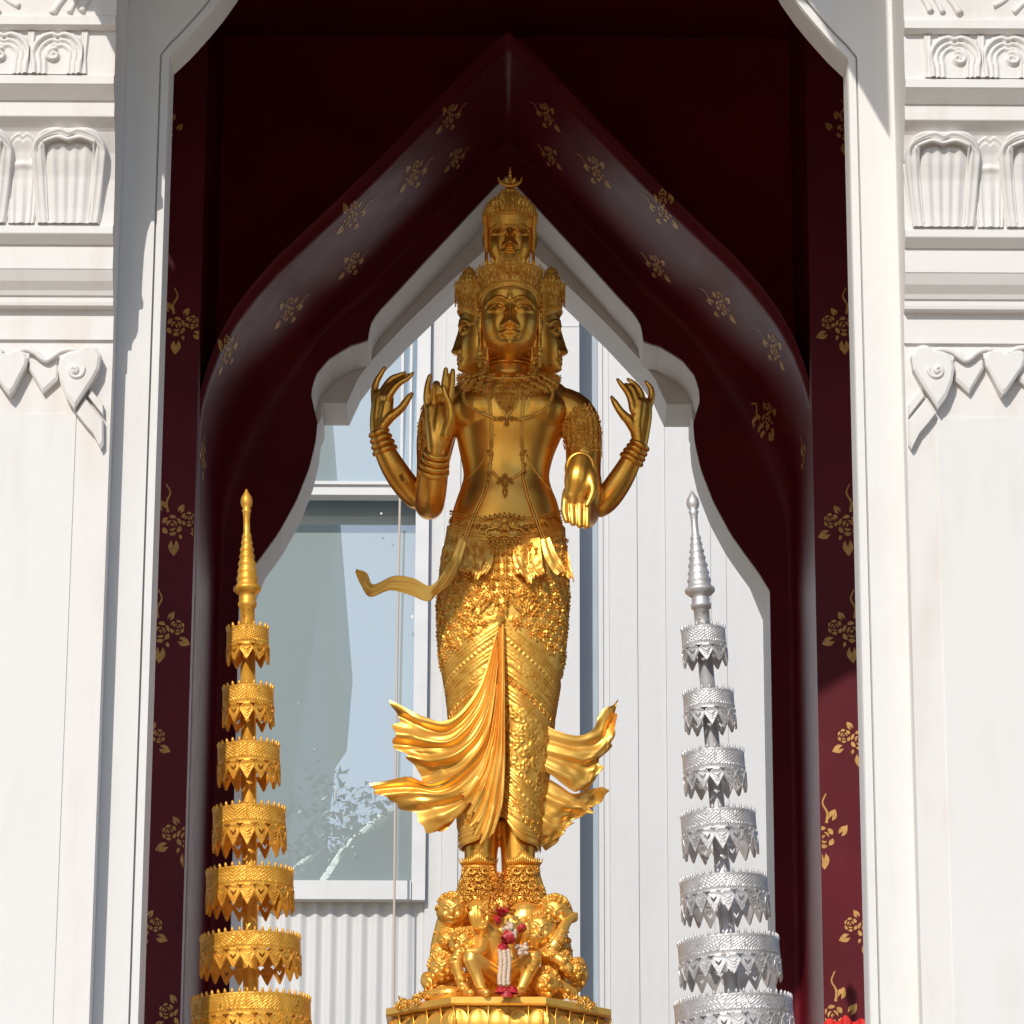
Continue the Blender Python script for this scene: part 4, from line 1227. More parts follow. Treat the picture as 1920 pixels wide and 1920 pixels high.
def crown_mesh(tall=1.0, seed=1, peak=1.0):
    """jewelled tiara band that flares upwards with flame-shaped leaves along its rim"""
    rg = np.random.default_rng(seed)
    mb = MB()
    R0 = HW * 1.02; z0 = .276
    n = 96; a = np.linspace(0, 2 * PI, n, endpoint=False)
    prof_ = [(.99, -.02), (1.03, -.012), (1.045, 0), (1.03, .008), (1.03, .018), (1.05, .045), (1.09, .078), (1.12, .083), (1.12, .09), (1.0, .088)]
    low = lambda q, zz: z0 + zz * tall - .034 * (abs(math.sin(q)) ** 3) * max(0, 1 - zz / .06)
    P = np.array([[(math.sin(q) * R0 * r_, -math.cos(q) * R0 * r_, low(q, z_)) for q in a] for r_, z_ in prof_])
    mb.grid(P, wv=True)
    rr_at = lambda zz: float(np.interp(zz, [0, .018, .045, .078, .09], [1.05, 1.035, 1.055, 1.095, 1.125]))
    def ringbits(zz, cnt, kinds, s, up=0.0, jit=.3):
        for k in range(cnt):
            q = 2 * PI * (k + .5 * (int(zz * 1000) % 2)) / cnt
            rr = R0 * rr_at(zz); p = (math.sin(q) * rr, -math.cos(q) * rr, low(q, zz))
            bit(mb, kinds[k % len(kinds)], p, (math.sin(q), -math.cos(q), .1), s, rot_=up + rg.normal() * jit)
    ringbits(.000, 66, (BIT_BEAD,), .0052); ringbits(.006, 60, (BIT_BEAD,), .0034)
    ringbits(.014, 40, (BIT_LEAF,), .0125, 0, .15); ringbits(.024, 36, (BIT_ROSE, BIT_CURL), .0115, 0, 2)
    ringbits(.033, 38, (BIT_LEAF, BIT_CURL), .0125, 0, .5); ringbits(.045, 36, (BIT_CURL, BIT_ROSE), .0120, 0, 2)
    ringbits(.054, 38, (BIT_LEAF,), .0135, 0, .3); ringbits(.068, 34, (BIT_ROSE, BIT_LEAF), .0120, 0, .6); ringbits(.080, 60, (BIT_BEAD,), .0042)
    for k in range(44):
        q = 2 * PI * k / 44
        big = math.exp(-(min(q, 2 * PI - q) / .55) ** 2)
        p = (math.sin(q) * R0 * 1.11, -math.cos(q) * R0 * 1.11, z0 + .086 * tall)
        bit(mb, BIT_LEAF, p, (math.sin(q), -math.cos(q), .0), (.013 if k % 2 else .017) + .010 * big * peak)
    for (zz, s, w) in ((.040, .020, 0), (.062, .020, 1), (.086, .020, 1), (.104, .016, 0)):
        for dx in ((-1, 0, 1) if w else (0,)):
            q = dx * .22; rr = R0 * (1.10 + zz * .3)
            p = (math.sin(q) * rr, -math.cos(q) * rr, z0 + zz * tall * peak)
            bit(mb, BIT_LEAF, p, (math.sin(q), -math.cos(q), .1), s * (1 if dx == 0 else .8))
            bit(mb, BIT_ROSE, (p[0], p[1] - .002, p[2] - .006), (0, -1, .1), s * .62)
    for s in (-1, 1):
        for k in range(12):
            t = k / 11
            for j in range(2):
                p = (s * R0 * (1.05 + .05 * math.sin(t * 3) + .04 * j), .012 - .01 * j, z0 - .01 - t * .095)
                bit(mb, BIT_LEAF if j else BIT_CURL, p, (s * .5, -1, 0), .0125 - .003 * t, rot_=-s * (.9 + .5 * t))
    me = mb.mesh('crown', True); me.materials.append(M['gold_orn'])
    return me
CROWN = crown_mesh(.82, 1, .85)
CROWN_S = crown_mesh(1.0, 2, .8)
def earring_mesh(s):
    mb = MB(); x = s * HW * 1.05
    mb.lathe([(.0005, .048), (.008, .046), (.010, .040), (.007, .036), (.013, .028), (.015, .018), (.009, .012), (.013, .004), (.011, -.012), (.006, -.026), (.001, -.034)], 12, (x, -.006, .012))
    for zz, r_, c in ((.024, .013, 8), (.008, .014, 9)):
        for k in range(c):
            a = 2 * PI * k / c
            bit(mb, BIT_LEAF, (x + math.cos(a) * r_, -.006 + math.sin(a) * r_, zz), (math.cos(a), math.sin(a), 0), .013, rot_=PI)
    me = mb.mesh('earring', True); me.materials.append(M['gold_orn']); me.shade_smooth(); return me
EARR = [earring_mesh(-1), earring_mesh(1)]
KNOB = MB(); KNOB.lathe([(.036, 0), (.040, .006), (.036, .012), (.030, .016), (.034, .024), (.030, .034), (.022, .040), (.025, .047), (.019, .056), (.010, .064), (.003, .074)], 24, cap=False)
for ring, (rr, zz, c) in enumerate(((.040, .006, 16), (.034, .024, 14), (.025, .047, 10))):
    for k in range(c):
        q = 2 * PI * k / c; bit(KNOB, BIT_LEAF, (rr * math.cos(q), rr * math.sin(q), zz), (math.cos(q), math.sin(q), .2), .011)
KNOB = KNOB.mesh('crown_finial', True); KNOB.materials.append(M['gold_orn']); KNOB.shade_smooth()
heads = []
for k, (dx, dy, rz, dz) in enumerate(((0, -HO - .012, 0, 0), (-HO, .025, -PI / 2, -.024), (HO, .025, PI / 2, -.024), (0, HO + .02, PI, 0))):
    loc = Vector((HX + dx, YS + dy, HZ + dz))
    f = place(FACE, 'face', loc, rz)
    if k in (1, 2): f.scale = (.93, .95, .97)
    for nm, me in (('ear', EARS[0]), ('ear', EARS[1]), ('earring', EARR[0]), ('earring', EARR[1]), ('crown', CROWN if k == 0 else CROWN_S)):
        o = link(nm, me, None, None); o.parent = f
    if k in (1, 2):
        o = link('crown_finial', KNOB, None, None); o.parent = f; o.location = (0, -.070, .388)
        o.rotation_euler = (.0, 0, 0)
# filler column between the heads
mb = MB(); mb.lathe([(.10, HZ + .03), (.13, HZ + .12), (.13, HZ + .30), (.09, HZ + .36), (.05, HZ + .40)], 40, (HX, YS + .02, 0)); SP_('head_core', mb, 'gold')
# upper head with curled hair
UX = B(956, 450).x; UY = YS + .01
UZ = W(956, 513, UY - .08).z + .024
fu = place(FACE_U, 'face', Vector((UX, UY, UZ)), 0)
for e_ in EARS_U:
    o = link('ear', e_, None, None); o.parent = fu
mb = MB()
hc = Vector((0, .003, .80 * .262)); hr = (.097, .098, .092)
mb.sphere(hc, hr, 36, 20)
rg_ = np.random.default_rng(3)
for ring in range(9):
    th = R(6 + ring * 13.5); cnt = max(5, int(40 * math.cos(th)))
    for k in range(cnt):
        q = 2 * PI * (k + .5 * (ring % 2)) / cnt
        d = np.array([math.cos(th) * math.sin(q), -math.cos(th) * math.cos(q), math.sin(th)])
        if d[1] < -.35 and d[2] < .08: continue
        p = np.array(tuple(hc)) + d * hr
        bit(mb, BIT_CURL, p, d, .0145, rot_=rg_.random() * 6)
        bit(mb, BIT_LEAF, p, d * [1, 1, .35], .021, rot_=(rg_.random() - .5) * .7)
        bit(mb, BIT_BEAD, p + d * .003, d, .0058)
# hair comes down beside the face
for s in (-1, 1):
    for k in range(26):
        t = (k // 2) / 13; z = .80 * (.265 - .16 * t); off_ = .012 * (k % 2)
        p = np.array([s * (.092 - .006 * t), -.016 + off_ - .03 * (1 - t) * (1 - k % 2), z])
        bit(mb, BIT_LEAF, p, (s, -.5, 0), .012); bit(mb, BIT_BEAD, p, (s, -.5, 0), .0085)
mb.tube([(math.sin(a) * .088, -math.cos(a) * .094 - .002, .80 * (.262 - .05 * abs(math.sin(a)) ** 3)) for a in np.linspace(-1.35, 1.35, 24)], .0035, 6)
hu = mb.mesh('curled_hair', True); hu.materials.append(M['gold_orn']); o = link('curled_hair', hu, None, fu)
# topknot ornament: tier of flames, crescent, spire
mb = MB(); zt = .80 * .265 + .078
mb.lathe([(.050, zt - .012), (.052, zt), (.044, zt + .010), (.046, zt + .020), (.032, zt + .034), (.034, zt + .042), (.020, zt + .056), (.012, zt + .065)], 28, (0, .012, 0))
for (rr, zz, c, s) in ((.052, -.004, 22, .017), (.044, .014, 18, .017), (.033, .036, 14, .014)):
    for k in range(c):
        q = 2 * PI * k / c
        bit(mb, BIT_LEAF, (rr * math.sin(q), .012 - rr * math.cos(q), zt + zz), (math.sin(q), -math.cos(q), .3), s)
cr = [(math.sin(a) * .044, -.030 + .004 * abs(a), zt + .092 - math.cos(a) * .040) for a in np.linspace(-1.5, 1.5, 19)]
mb.tube(cr, [.0016 + .0055 * math.cos(a) for a in np.linspace(-1.35, 1.35, 19)], 8)
mb.lathe([(.016, zt + .058), (.018, zt + .064), (.010, zt + .070), (.014, zt + .078), (.008, zt + .084), (.011, zt + .092), (.006, zt + .098), (.008, zt + .106), (.004, zt + .112), (.005, zt + .120), (.001, zt + .142)], 16, (0, .0, 0))
for k in range(8):
    q = 2 * PI * k / 8; bit(mb, BIT_LEAF, (.018 * math.sin(q), -.018 * math.cos(q), zt + .064), (math.sin(q), -math.cos(q), 0), .022)
hu = mb.mesh('topknot', True); hu.materials.append(M['gold_orn']); link('topknot', hu, None, fu)
# ================================================================== wrapped skirt with its relief
SK = [(992, 838, 1060, .150, .13), (1030, 831, 1062, .158, .14), (1070, 826, 1064, .165, .145), (1110, 822, 1066, .172, .145), (1160, 820, 1064, .175, .145), (1230, 824, 1058, .168, .14),
      (1300, 836, 1048, .155, .13), (1345, 841, 1040, .146, .12), (1400, 845, 1035, .138, .115), (1450, 849, 1029, .132, .11), (1500, 855, 1021, .127, .105), (1560, 860, 1014, .122, .10), (1592, 861, 1012, .120, .10)]
NA, NR = 320, 300
_py = np.linspace(992, 1592, NR)
_c = np.array(SK, float)
_xl, _xr, _fd, _bd = (np.interp(_py, _c[:, 0], np.convolve(np.pad(_c[:, k], 0), [1], 'same')) for k in (1, 2, 3, 4))
def _sm(v, w=14):
    k = np.hanning(2 * w + 1); k /= k.sum()
    return np.convolve(np.pad(v, w, mode='edge'), k, 'valid')
_xl, _xr, _fd, _bd = map(_sm, (_xl, _xr, _fd, _bd))
ang = np.linspace(-PI, PI, NA, endpoint=False)
SKP = np.zeros((NA, NR, 3)); SKA = np.zeros((NA, NR)); SKY = np.zeros((NA, NR))
for j in range(NR):
    py = _py[j]
    e = 2.15
    l, r_ = B(_xl[j], py), B(_xr[j], py)
    cx, hw, z = (l.x + r_.x) / 2, (r_.x - l.x) / 2, l.z
    sx = np.sign(np.sin(ang)) * np.abs(np.sin(ang)) ** (2 / e); cy = np.sign(np.cos(ang)) * np.abs(np.cos(ang)) ** (2 / e)
    dep = np.where(cy > 0, _fd[j], _bd[j])
    x = cx + hw * sx
    y = YS - cy * dep
    # two thighs under the cloth: a soft valley between them
    t = np.clip((py - 1180) / 200, 0, 1)
    y = y + (.020 * t) * np.exp(-((x - cx) / .035) ** 2) * (cy > 0) - .012 * t * (np.exp(-((x - cx - .09) / .06) ** 2) + np.exp(-((x - cx + .09) / .06) ** 2)) * (cy > 0)
    pxx = (_xl[j] + _xr[j]) / 2 + (x - cx) / PS
    lift = 46 * np.exp(-((pxx - 937) / 26) ** 2) * np.clip((py - 1440) / 150, 0, 1)
    z = z + lift * PS / math.cos(R(19)) 
    SKP[:, j] = np.stack([x, y, z + 0 * x], -1)
    a = np.r_[0, np.cumsum(np.hypot(np.diff(x), np.diff(y)))]
    a0 = np.interp(0, ang, a)
    SKA[:, j] = (a - a0) / PS; SKY[:, j] = py
dU = np.roll(SKP, -1, 0) - np.roll(SKP, 1, 0); dV = np.gradient(SKP, axis=1)
SKN = np.cross(dV, dU); SKN /= np.linalg.norm(SKN, axis=2)[..., None] + 1e-12
if (SKN[NA // 2, NR // 2, 1] > 0): SKN = -SKN
A0, A1, Y0_, Y1_ = -300, 300, 980, 1600
gx, gy = np.meshgrid(np.arange(A0, A1 + 1.0), np.arange(Y0_, Y1_ + 1.0), indexing='ij')
HM = np.zeros(gx.shape)
def stroke(pts, w, h):
    """raised cord on the relief map along (arc, y) points, painted only round its own box"""
    global HM
    P = np.asarray(pts, float)
    x0, x1 = int(max(P[:, 0].min() - w - 2, A0) - A0), int(min(P[:, 0].max() + w + 2, A1) - A0) + 1
    y0, y1 = int(max(P[:, 1].min() - w - 2, Y0_) - Y0_), int(min(P[:, 1].max() + w + 2, Y1_) - Y0_) + 1
    if x1 <= x0 or y1 <= y0: return
    X, Y = gx[x0:x1, y0:y1], gy[x0:x1, y0:y1]
    d, t = seg_dist(X, Y, P)
    HM[x0:x1, y0:y1] = np.maximum(HM[x0:x1, y0:y1], h * np.sqrt(np.clip(1 - (d / w) ** 2, 0, 1)))
def boss(a, y, r_, h):
    stroke([(a, y), (a + .1, y)], r_, h)
rgs = np.random.default_rng(5)
def bandline(s, y0, k, c=0.0):
    """diagonal pleat line on side s: starts near the front fold and climbs down round the hip"""
    t = np.linspace(4, 210, 22)
    return np.stack([s * t, y0 + k * t - c * t * t], -1)
ROS = []          # where raised rosettes go
for s, k, c in ((-1, .72, .0011), (1, .86, .0014)):
    for y0 in (1190, 1197, 1204, 1226, 1233, 1240):
        stroke(bandline(s, y0, k, c), 2.0, 2.2)
    for p in resample(bandline(s, 1215, k, c), 26): boss(p[0], p[1], 3.4, 2.6)
    for y0 in (1268, 1275, 1300, 1307, 1314):
        stroke(bandline(s, y0, k * .95, c), 2.0, 2.2)
    for p in resample(bandline(s, 1287, k * .95, c), 20): ROS.append((p[0], p[1], 7))
for y0 in (1448, 1455, 1462, 1484, 1491, 1498):
    stroke(bandline(1, y0, .80, .0009), 1.9, 2.2)
for p in resample(bandline(1, 1473, .80, .0009), 24): boss(p[0], p[1], 3.2, 2.6)
for p in resample(bandline(1, 1513, .80, .0009), 18): ROS.append((p[0], p[1], 7))
for y0 in (1570, 1577, 1588): stroke([(-290, y0), (290, y0)], 1.8, 2.2)
for y0 in (1528, 1535): stroke([(-290, y0), (290, y0)], 1.6, 1.8)
for a in np.arange(-280, 281, 15): ROS.append((a, 1552, 7))
for s in (-1, 1):
    for y0 in (1254, 1328): 
        for p in resample(bandline(s, y0, .75, .0012), 40): stroke(spiral(p[0], p[1], 5, 1.5, rgs.uniform(0, 6), .9, 7), 1.6, 2.2)
for _ in range(240):
    a, y = rgs.choice([-1, 1]) * rgs.uniform(95, 290), rgs.uniform(1030, 1104); stroke(spiral(a, y, 6, 1.5, rgs.uniform(0, 6), .9, 8), 1.7, 2.4)
for y in (1050, 1070, 1090):
    for a in np.arange(-280, 281, 22):
        if abs(a) > 100: ROS.append((a, y + rgs.normal() * 2, 9))
# rosettes over the hips and curls between them
for i, y in enumerate(np.arange(1104, 1300, 18)):
    for a in np.arange(-282 + 10 * (i % 2), 283, 20):
        lim = 1182 + .75 * abs(a) - .0012 * a * a
        if y < lim - 6 and not (abs(a) < 26 and y < 1180): ROS.append((a + rgs.normal() * 1.5, y + rgs.normal() * 1.5, 9.5 if (i + int(a / 20)) % 3 else 13))
for _ in range(900):
    a, y = rgs.uniform(-290, 290), rgs.uniform(1100, 1300)
    if y < 1178 + .75 * abs(a) - .0012 * a * a:
        sp = spiral(a, y, 6, 1.5, rgs.uniform(0, 6), rgs.choice([-1, 1]) * .9, 8); stroke(sp, 1.6, 2.2)
for _ in range(430):   # scrollwork on the lower right panel and behind the fold on the left
    a, y = rgs.uniform(4, 240), rgs.uniform(1330, 1560)
    lo_, hi_ = 1322 + .8 * a - .001 * a * a, 1440 + .8 * a
    if (lo_ < y < hi_) or y > 1520 + .7 * a:
        sp = spiral(a, y, 9, 2, rgs.uniform(0, 6), rgs.choice([-1, 1]) * 1.1, 10); stroke(sp, 2.0, 3.0)
for _ in range(260):
    a, y = rgs.uniform(-260, -4), rgs.uniform(1320, 1560)
    if y > 1330 + .7 * abs(a): stroke(spiral(a, y, 8, 2, rgs.uniform(0, 6), 1.0, 8), 1.9, 2.6)
HM += .35 * rgs.random(HM.shape) * 0
def skirt_at(a, y):
    j = int(np.clip((y - 992) / 600 * (NR - 1), 0, NR - 1))
    i = int(np.argmin(np.abs(SKA[:, j] - a)))
    return SKP[i, j], SKN[i, j]
ii = np.clip(np.round(SKA - A0).astype(int), 0, HM.shape[0] - 1); jj = np.clip(np.round(SKY - Y0_).astype(int), 0, HM.shape[1] - 1)
HH = HM[ii, jj] * PS
P = SKP + SKN * HH[..., None]
mb = MB(); mb.grid(P, wu=True)
Pin = SKP - SKN * .008
mb.grid(Pin, wu=True, flip=True)
mb.grid(np.stack([P[:, -1], Pin[:, -1]], 1), wu=True)
skirt = SP_('wrapped_skirt', mb, 'gold_orn', recalc=True)
mb = MB()
for a, y, s in ROS:
    p, n = skirt_at(a, y)
    if n[1] > .35: continue
    bit(mb, BIT_ROSE, p, n, s * PS, rot_=rgs.uniform(0, 6))
SP_('skirt_rosettes', mb, 'gold_orn', smooth=False, kind='stuff')
BVK = bvh_of([skirt.data, body_me])

# ------------------------------------------------------------------ flying cloth
def cloth(name, guides, ncorr=4, amp=.012, hem=True, th=.006, phase=0.0, n=46, m=60, parent=None, ampend=None):
    G = []
    for g in guides:
        Q = [tuple(B(q[0], q[1], q[2])) for q in g]
        G.append(resample(crom(Q, 6), n))
    G = np.array(G)                       # guides, n, 3
    k = len(G)
    t = np.linspace(0, k - 1, m)
    # smooth interpolation across the guides
    P = np.zeros((m, n, 3))
    for j in range(n):
        C = crom(G[:, j], 12)
        tt = np.linspace(0, len(C) - 1, m)
        for d in range(3): P[:, j, d] = np.interp(tt, np.arange(len(C)), C[:, d])
    dU = np.gradient(P, axis=0); dV = np.gradient(P, axis=1)
    N_ = np.cross(dU, dV); N_ /= np.linalg.norm(N_, axis=2)[..., None] + 1e-9
    if N_[..., 1].mean() > 0: N_ = -N_
    s = np.linspace(0, 1, m)[:, None]; v = np.linspace(0, 1, n)[None]
    w = amp * (0.25 + .75 * v)
    sd_ = phase * 3.1 + k
    s0 = s; s = s + (.05 * np.sin(v * 5 + sd_) + .03 * np.sin(v * 11 + 2 * sd_)) * v
    H = w * (np.sin(s * ncorr * 2 * PI + phase + 1.1 * v) + .35 * np.sin(s * ncorr * 4.3 * PI + 2 + v * 2))
    H = H + amp * .55 * v * v * (np.sin(s * 13 + v * 9 + sd_) * np.cos(s * 5 - v * 14) + .5 * np.sin(s * 31 - v * 17 + sd_))
    if hem:
        ex = np.sin(PI * s0) * (.012 * np.sin(s * ncorr * 2 * PI * 1.5 + sd_) + .008 * np.sin(s * 47 + sd_))
        dirv = dV / (np.linalg.norm(dV, axis=2)[..., None] + 1e-9)
        P = P + dirv * (ex * np.clip((v - .75) / .25, 0, 1) ** 2)[..., None]
        for v0 in (.865, .90): H = H + .0035 * np.exp(-((v - v0) / .010) ** 2)
    P = P + N_ * H[..., None]
    P2 = P - N_ * th
    mb = MB(); mb.grid(P); mb.grid(P2, flip=True)
    for a, b_ in ((P[0], P2[0]), (P2[-1], P[-1]), (P2[:, 0], P[:, 0]), (P[:, -1], P2[:, -1])): mb.grid(np.stack([a, b_], 0))
    return SP_(name, mb, 'gold_cloth', parent)
g5 = lambda pts, ds: [(x, y, d) for (x, y), d in zip(pts, ds)]
D6 = (-.175, -.17, -.16, -.13, -.10, -.09)
cloth('skirt_flare', [g5(q, D6) for q in (
    [(931, 1185), (897, 1290), (842, 1350), (797, 1344), (765, 1330), (730, 1313)], [(932, 1195), (902, 1310), (852, 1372), (803, 1376), (772, 1364), (746, 1350)],
    [(933, 1205), (906, 1330), (860, 1392), (806, 1402), (770, 1399), (736, 1393)], [(934, 1215), (912, 1350), (868, 1412), (825, 1430), (795, 1428), (770, 1425)],
    [(935, 1230), (917, 1370), (880, 1430), (845, 1458), (820, 1466), (794, 1469)])], 3, .013)
D7 = (-.165, -.165, -.14, -.11, -.09, -.08, -.07)
cloth('skirt_flare', [g5(q, D7) for q in (
    [(932, 1260), (915, 1380), (870, 1440), (812, 1468), (770, 1457), (735, 1462), (691, 1469)], [(933, 1280), (912, 1400), (870, 1455), (822, 1482), (784, 1480), (748, 1484), (713, 1491)],
    [(934, 1300), (912, 1430), (875, 1480), (832, 1500), (802, 1508), (785, 1514), (762, 1519)], [(935, 1320), (915, 1440), (885, 1490), (855, 1520), (838, 1538), (825, 1548), (808, 1560)],
    [(936, 1340), (920, 1450), (897, 1490), (873, 1512), (862, 1525), (852, 1538), (836, 1556)])], 2.6, .014, phase=1)
D5 = (-.190, -.180, -.167, -.157, -.150)
cloth('front_fold', [g5(q, D5) for q in (
    [(934, 1175), (930, 1340), (906, 1430), (872, 1478), (857, 1478)], [(936, 1172), (932, 1350), (912, 1450), (888, 1496), (877, 1509)],
    [(938, 1170), (935, 1370), (918, 1480), (901, 1528), (889, 1546)], [(941, 1170), (941, 1380), (930, 1490), (916, 1550), (906, 1577)],
    [(945, 1170), (947, 1370), (946, 1470), (940, 1520), (928, 1560)])], 5, .0075, phase=2)
D7b = (-.07, -.07, -.06, -.05, -.04, -.03, -.03)
cloth('skirt_flare', [g5(q, D7b) for q in (
    [(1012, 1355), (1051, 1373), (1085, 1380), (1112, 1368), (1126, 1335), (1148, 1324), (1159, 1311)], [(1014, 1378), (1055, 1390), (1092, 1396), (1122, 1384), (1138, 1358), (1147, 1345), (1153, 1335)],
    [(1014, 1395), (1055, 1407), (1090, 1416), (1112, 1412), (1132, 1400), (1144, 1391), (1154, 1380)], [(1014, 1410), (1050, 1422), (1080, 1430), (1100, 1430), (1112, 1427), (1120, 1421), (1126, 1417)],
    [(1014, 1425), (1045, 1440), (1068, 1450), (1088, 1453), (1103, 1451), (1116, 1448), (1126, 1444)], [(1014, 1440), (1040, 1456), (1058, 1470), (1070, 1479), (1080, 1485), (1092, 1482), (1104, 1477)])], 2.5, .013, phase=.5)
D6b = (-.03, -.03, -.02, -.01, 0, 0)
cloth('skirt_flare', [g5(q, D6b) for q in (
    [(1008, 1448), (1045, 1470), (1075, 1488), (1105, 1480), (1125, 1477), (1143, 1484)], [(1008, 1470), (1045, 1490), (1075, 1503), (1092, 1502), (1105, 1504), (1114, 1510)],
    [(1006, 1490), (1040, 1510), (1062, 1520), (1078, 1519), (1092, 1520), (1104, 1525)], [(1004, 1510), (1030, 1530), (1045, 1538), (1055, 1541), (1065, 1541), (1072, 1540)],
    [(1002, 1528), (1018, 1548), (1030, 1560), (1040, 1566), (1050, 1567), (1057, 1564)], [(1000, 1540), (1004, 1555), (1008, 1570), (1012, 1580), (1018, 1588), (1023, 1592)])], 2.5, .012, phase=2.2)
# hip apron, two wings
cloth('hip_apron', [g5(q, (-.150, -.172, -.185, -.20)) for q in (
    [(962, 1008), (962, 1040), (964, 1058), (969, 1076)], [(988, 1010), (989, 1040), (992, 1064), (996, 1086)], [(1012, 1008), (1015, 1040), (1018, 1060), (1022, 1076)])], 1.2, .006, th=.005, n=24, m=36)
cloth('hip_apron', [g5(q, (-.02 - .0, -.045, -.06, -.08)) for q in (
    [(1036, 1000), (1042, 1040), (1046, 1066), (1050, 1088)], [(1050, 996), (1056, 1035), (1060, 1060), (1066, 1078)], [(1058, 992), (1064, 1030), (1070, 1060), (1076, 1092)])], 1.0, .006, th=.005, n=24, m=30)
cloth('hip_apron', [g5(q, (-.150, -.172, -.185, -.20)) for q in (
    [(928, 1008), (926, 1040), (922, 1060), (912, 1078)], [(904, 1010), (902, 1040), (897, 1062), (891, 1078)], [(876, 1008), (872, 1040), (867, 1058), (861, 1070)])], 1.2, .006, th=.005, n=24, m=36)
# ribbons
cloth('flying_ribbon', [g5(q, (-.13, -.12, -.11, -.10, -.09, -.08, -.08)) for q in (
    [(836, 1068), (808, 1098), (775, 1084), (738, 1080), (700, 1096), (688, 1074), (667, 1067)], [(832, 1086), (805, 1112), (772, 1098), (735, 1093), (697, 1108), (681, 1086), (668, 1069)],
    [(820, 1108), (802, 1127), (768, 1115), (730, 1106), (693, 1118), (676, 1096), (666, 1071)])], .5, .004, hem=False, th=.005)
cloth('ribbon_end', [g5(q, (-.20, -.20, -.17, -.15)) for q in (
    [(862, 1008), (850, 1040), (834, 1076), (806, 1112)], [(868, 1012), (856, 1050), (838, 1085), (812, 1114)], [(874, 1018), (860, 1062), (842, 1095), (818, 1116)])], 1, .004, hem=False, th=.006, n=24, m=24)
cloth('ribbon_end', [g5(q, (-.19, -.20, -.20, -.20)) for q in (
    [(1014, 1012), (1020, 1040), (1030, 1062), (1044, 1080)], [(1022, 1010), (1030, 1036), (1042, 1056), (1056, 1070)], [(1030, 1008), (1040, 1032), (1052, 1052), (1064, 1078)])], 1, .004, hem=False, th=.006, n=24, m=24)

# ------------------------------------------------------------------ belt
T_ = lambda x: 974 - 16 * ((x - 947) / 105) ** 2
mb = MB()
bx = lambda x: x
for off_, r_ in ((0, 2.2), (5, 1.6), (30, 2.0), (36, 1.6)):
    surf_tube(mb, [(x, T_(x) + off_) for x in np.linspace(840 + (3 if off_ < 10 else 0), 1054 - (3 if off_ < 10 else 0), 24)], r_, BVK)
for x in np.linspace(845, 1050, 17): pbit(mb, BIT_ROSE, x, T_(x) + 17, 8.5, RNG.random() * 6, BVK)
for x in np.linspace(842, 1054, 50): pbit(mb, BIT_BEAD, x, T_(x) + 42, 2.4, 0, BVK)
for x in np.linspace(848, 1048, 26): pbit(mb, BIT_LEAF, x, T_(x) + 46, 8, PI, BVK)
SP_('belt', mb, 'gold_orn', smooth=True)
# guardian mask on the buckle
mb = MB()
def psph(px, py, r_, lift=.0, sq=(1, 1, 1)):
    p, n = hit(px, py, BVK); mb.sphere(p + n * lift, tuple(r_ * PS * k for k in sq), 12, 9)
psph(930, 984, 6.5, .006); psph(962, 984, 6.5, .006); psph(946, 990, 9, .010, (1, 1, .9)); psph(940, 995, 4, .018); psph(952, 995, 4, .018); psph(946, 978, 8, .004)
for s in (-1, 1):
    for (dx, dy, r_, a0, tn) in ((16, 984 - 990, 11, 0, 1.0), (26, 12, 13, -2.2, 1.1), (40, 4, 9, 2, -1)):
        C = [(946 + s * (dx + r_ * .8 * math.cos(a) * (1 - .06 * i)), 990 + dy + r_ * .8 * math.sin(a) * (1 - .06 * i)) for i, a in enumerate(np.linspace(a0, a0 + tn * 4.6, 10))]
        surf_tube(mb, C, 2.1, BVK, per=2, lift=2.0)
    surf_tube(mb, [(946 + s * 4, 972), (946 + s * 14, 968), (946 + s * 26, 973)], 2.4, BVK, lift=2)
surf_tube(mb, [(920, 1002), (933, 1008), (946, 1004), (959, 1008), (972, 1002)], 2.6, BVK, lift=2)
for k, x in enumerate(np.linspace(918, 974, 9)): pbit(mb, BIT_LEAF, x, 1012, 9, PI, BVK, .006)
for k, x in enumerate(np.linspace(915, 977, 9)): pbit(mb, BIT_LEAF, x, 972 + abs(x - 946) * .15, 9, (x - 946) * -.02, BVK, .004)
SP_('guardian_mask_buckle', mb, 'gold_orn', smooth=True)
# hanging leaf pendants of the apron front
mb = MB()
for y, w_ in ((1022, 3), (1036, 4), (1052, 4), (1068, 4), (1084, 3), (1100, 3), (1116, 2), (1132, 2), (1146, 1)):
    for k in range(w_):
        x = 940 + (k - (w_ - 1) / 2) * 17
        pbit(mb, BIT_ROSE, x, y, 10, RNG.random() * 6, BVK, .004)
        pbit(mb, BIT_LEAF, x, y + 6, 12, PI, BVK, .005)
p, n = hit(938, 1150, BVK); bit(mb, BIT_LEAF, p + n * .012, n, 20 * PS, rot_=PI)
SP_('apron_pendant', mb, 'gold_orn', smooth=False)
for cx_, s in ((896, -1), (984, 1)):
    mb = MB()
    for (r_, c, sz) in ((34, 11, 11), (24, 8, 9), (14, 5, 8)):
        for k in range(c):
            a = R(15 + 150 * k / (c - 1)); pbit(mb, BIT_LEAF, cx_ + r_ * math.cos(a) * .95, 1112 + r_ * math.sin(a) * .75, sz, PI - (PI / 2 - a) * -.9 if False else PI + (a - PI / 2), BVK, .002)
    surf_tube(mb, [(cx_ + 30 * math.cos(R(q)), 1110 + 20 * math.sin(R(q))) for q in range(5, 180, 15)], 1.8, BVK)
    surf_tube(mb, [(cx_ + 20 * math.cos(R(q)), 1108 + 12 * math.sin(R(q))) for q in range(5, 180, 15)], 1.8, BVK)
    pbit(mb, BIT_ROSE, cx_, 1108, 10, 0, BVK)
    SP_('fan_ornament', mb, 'gold_orn', smooth=False)
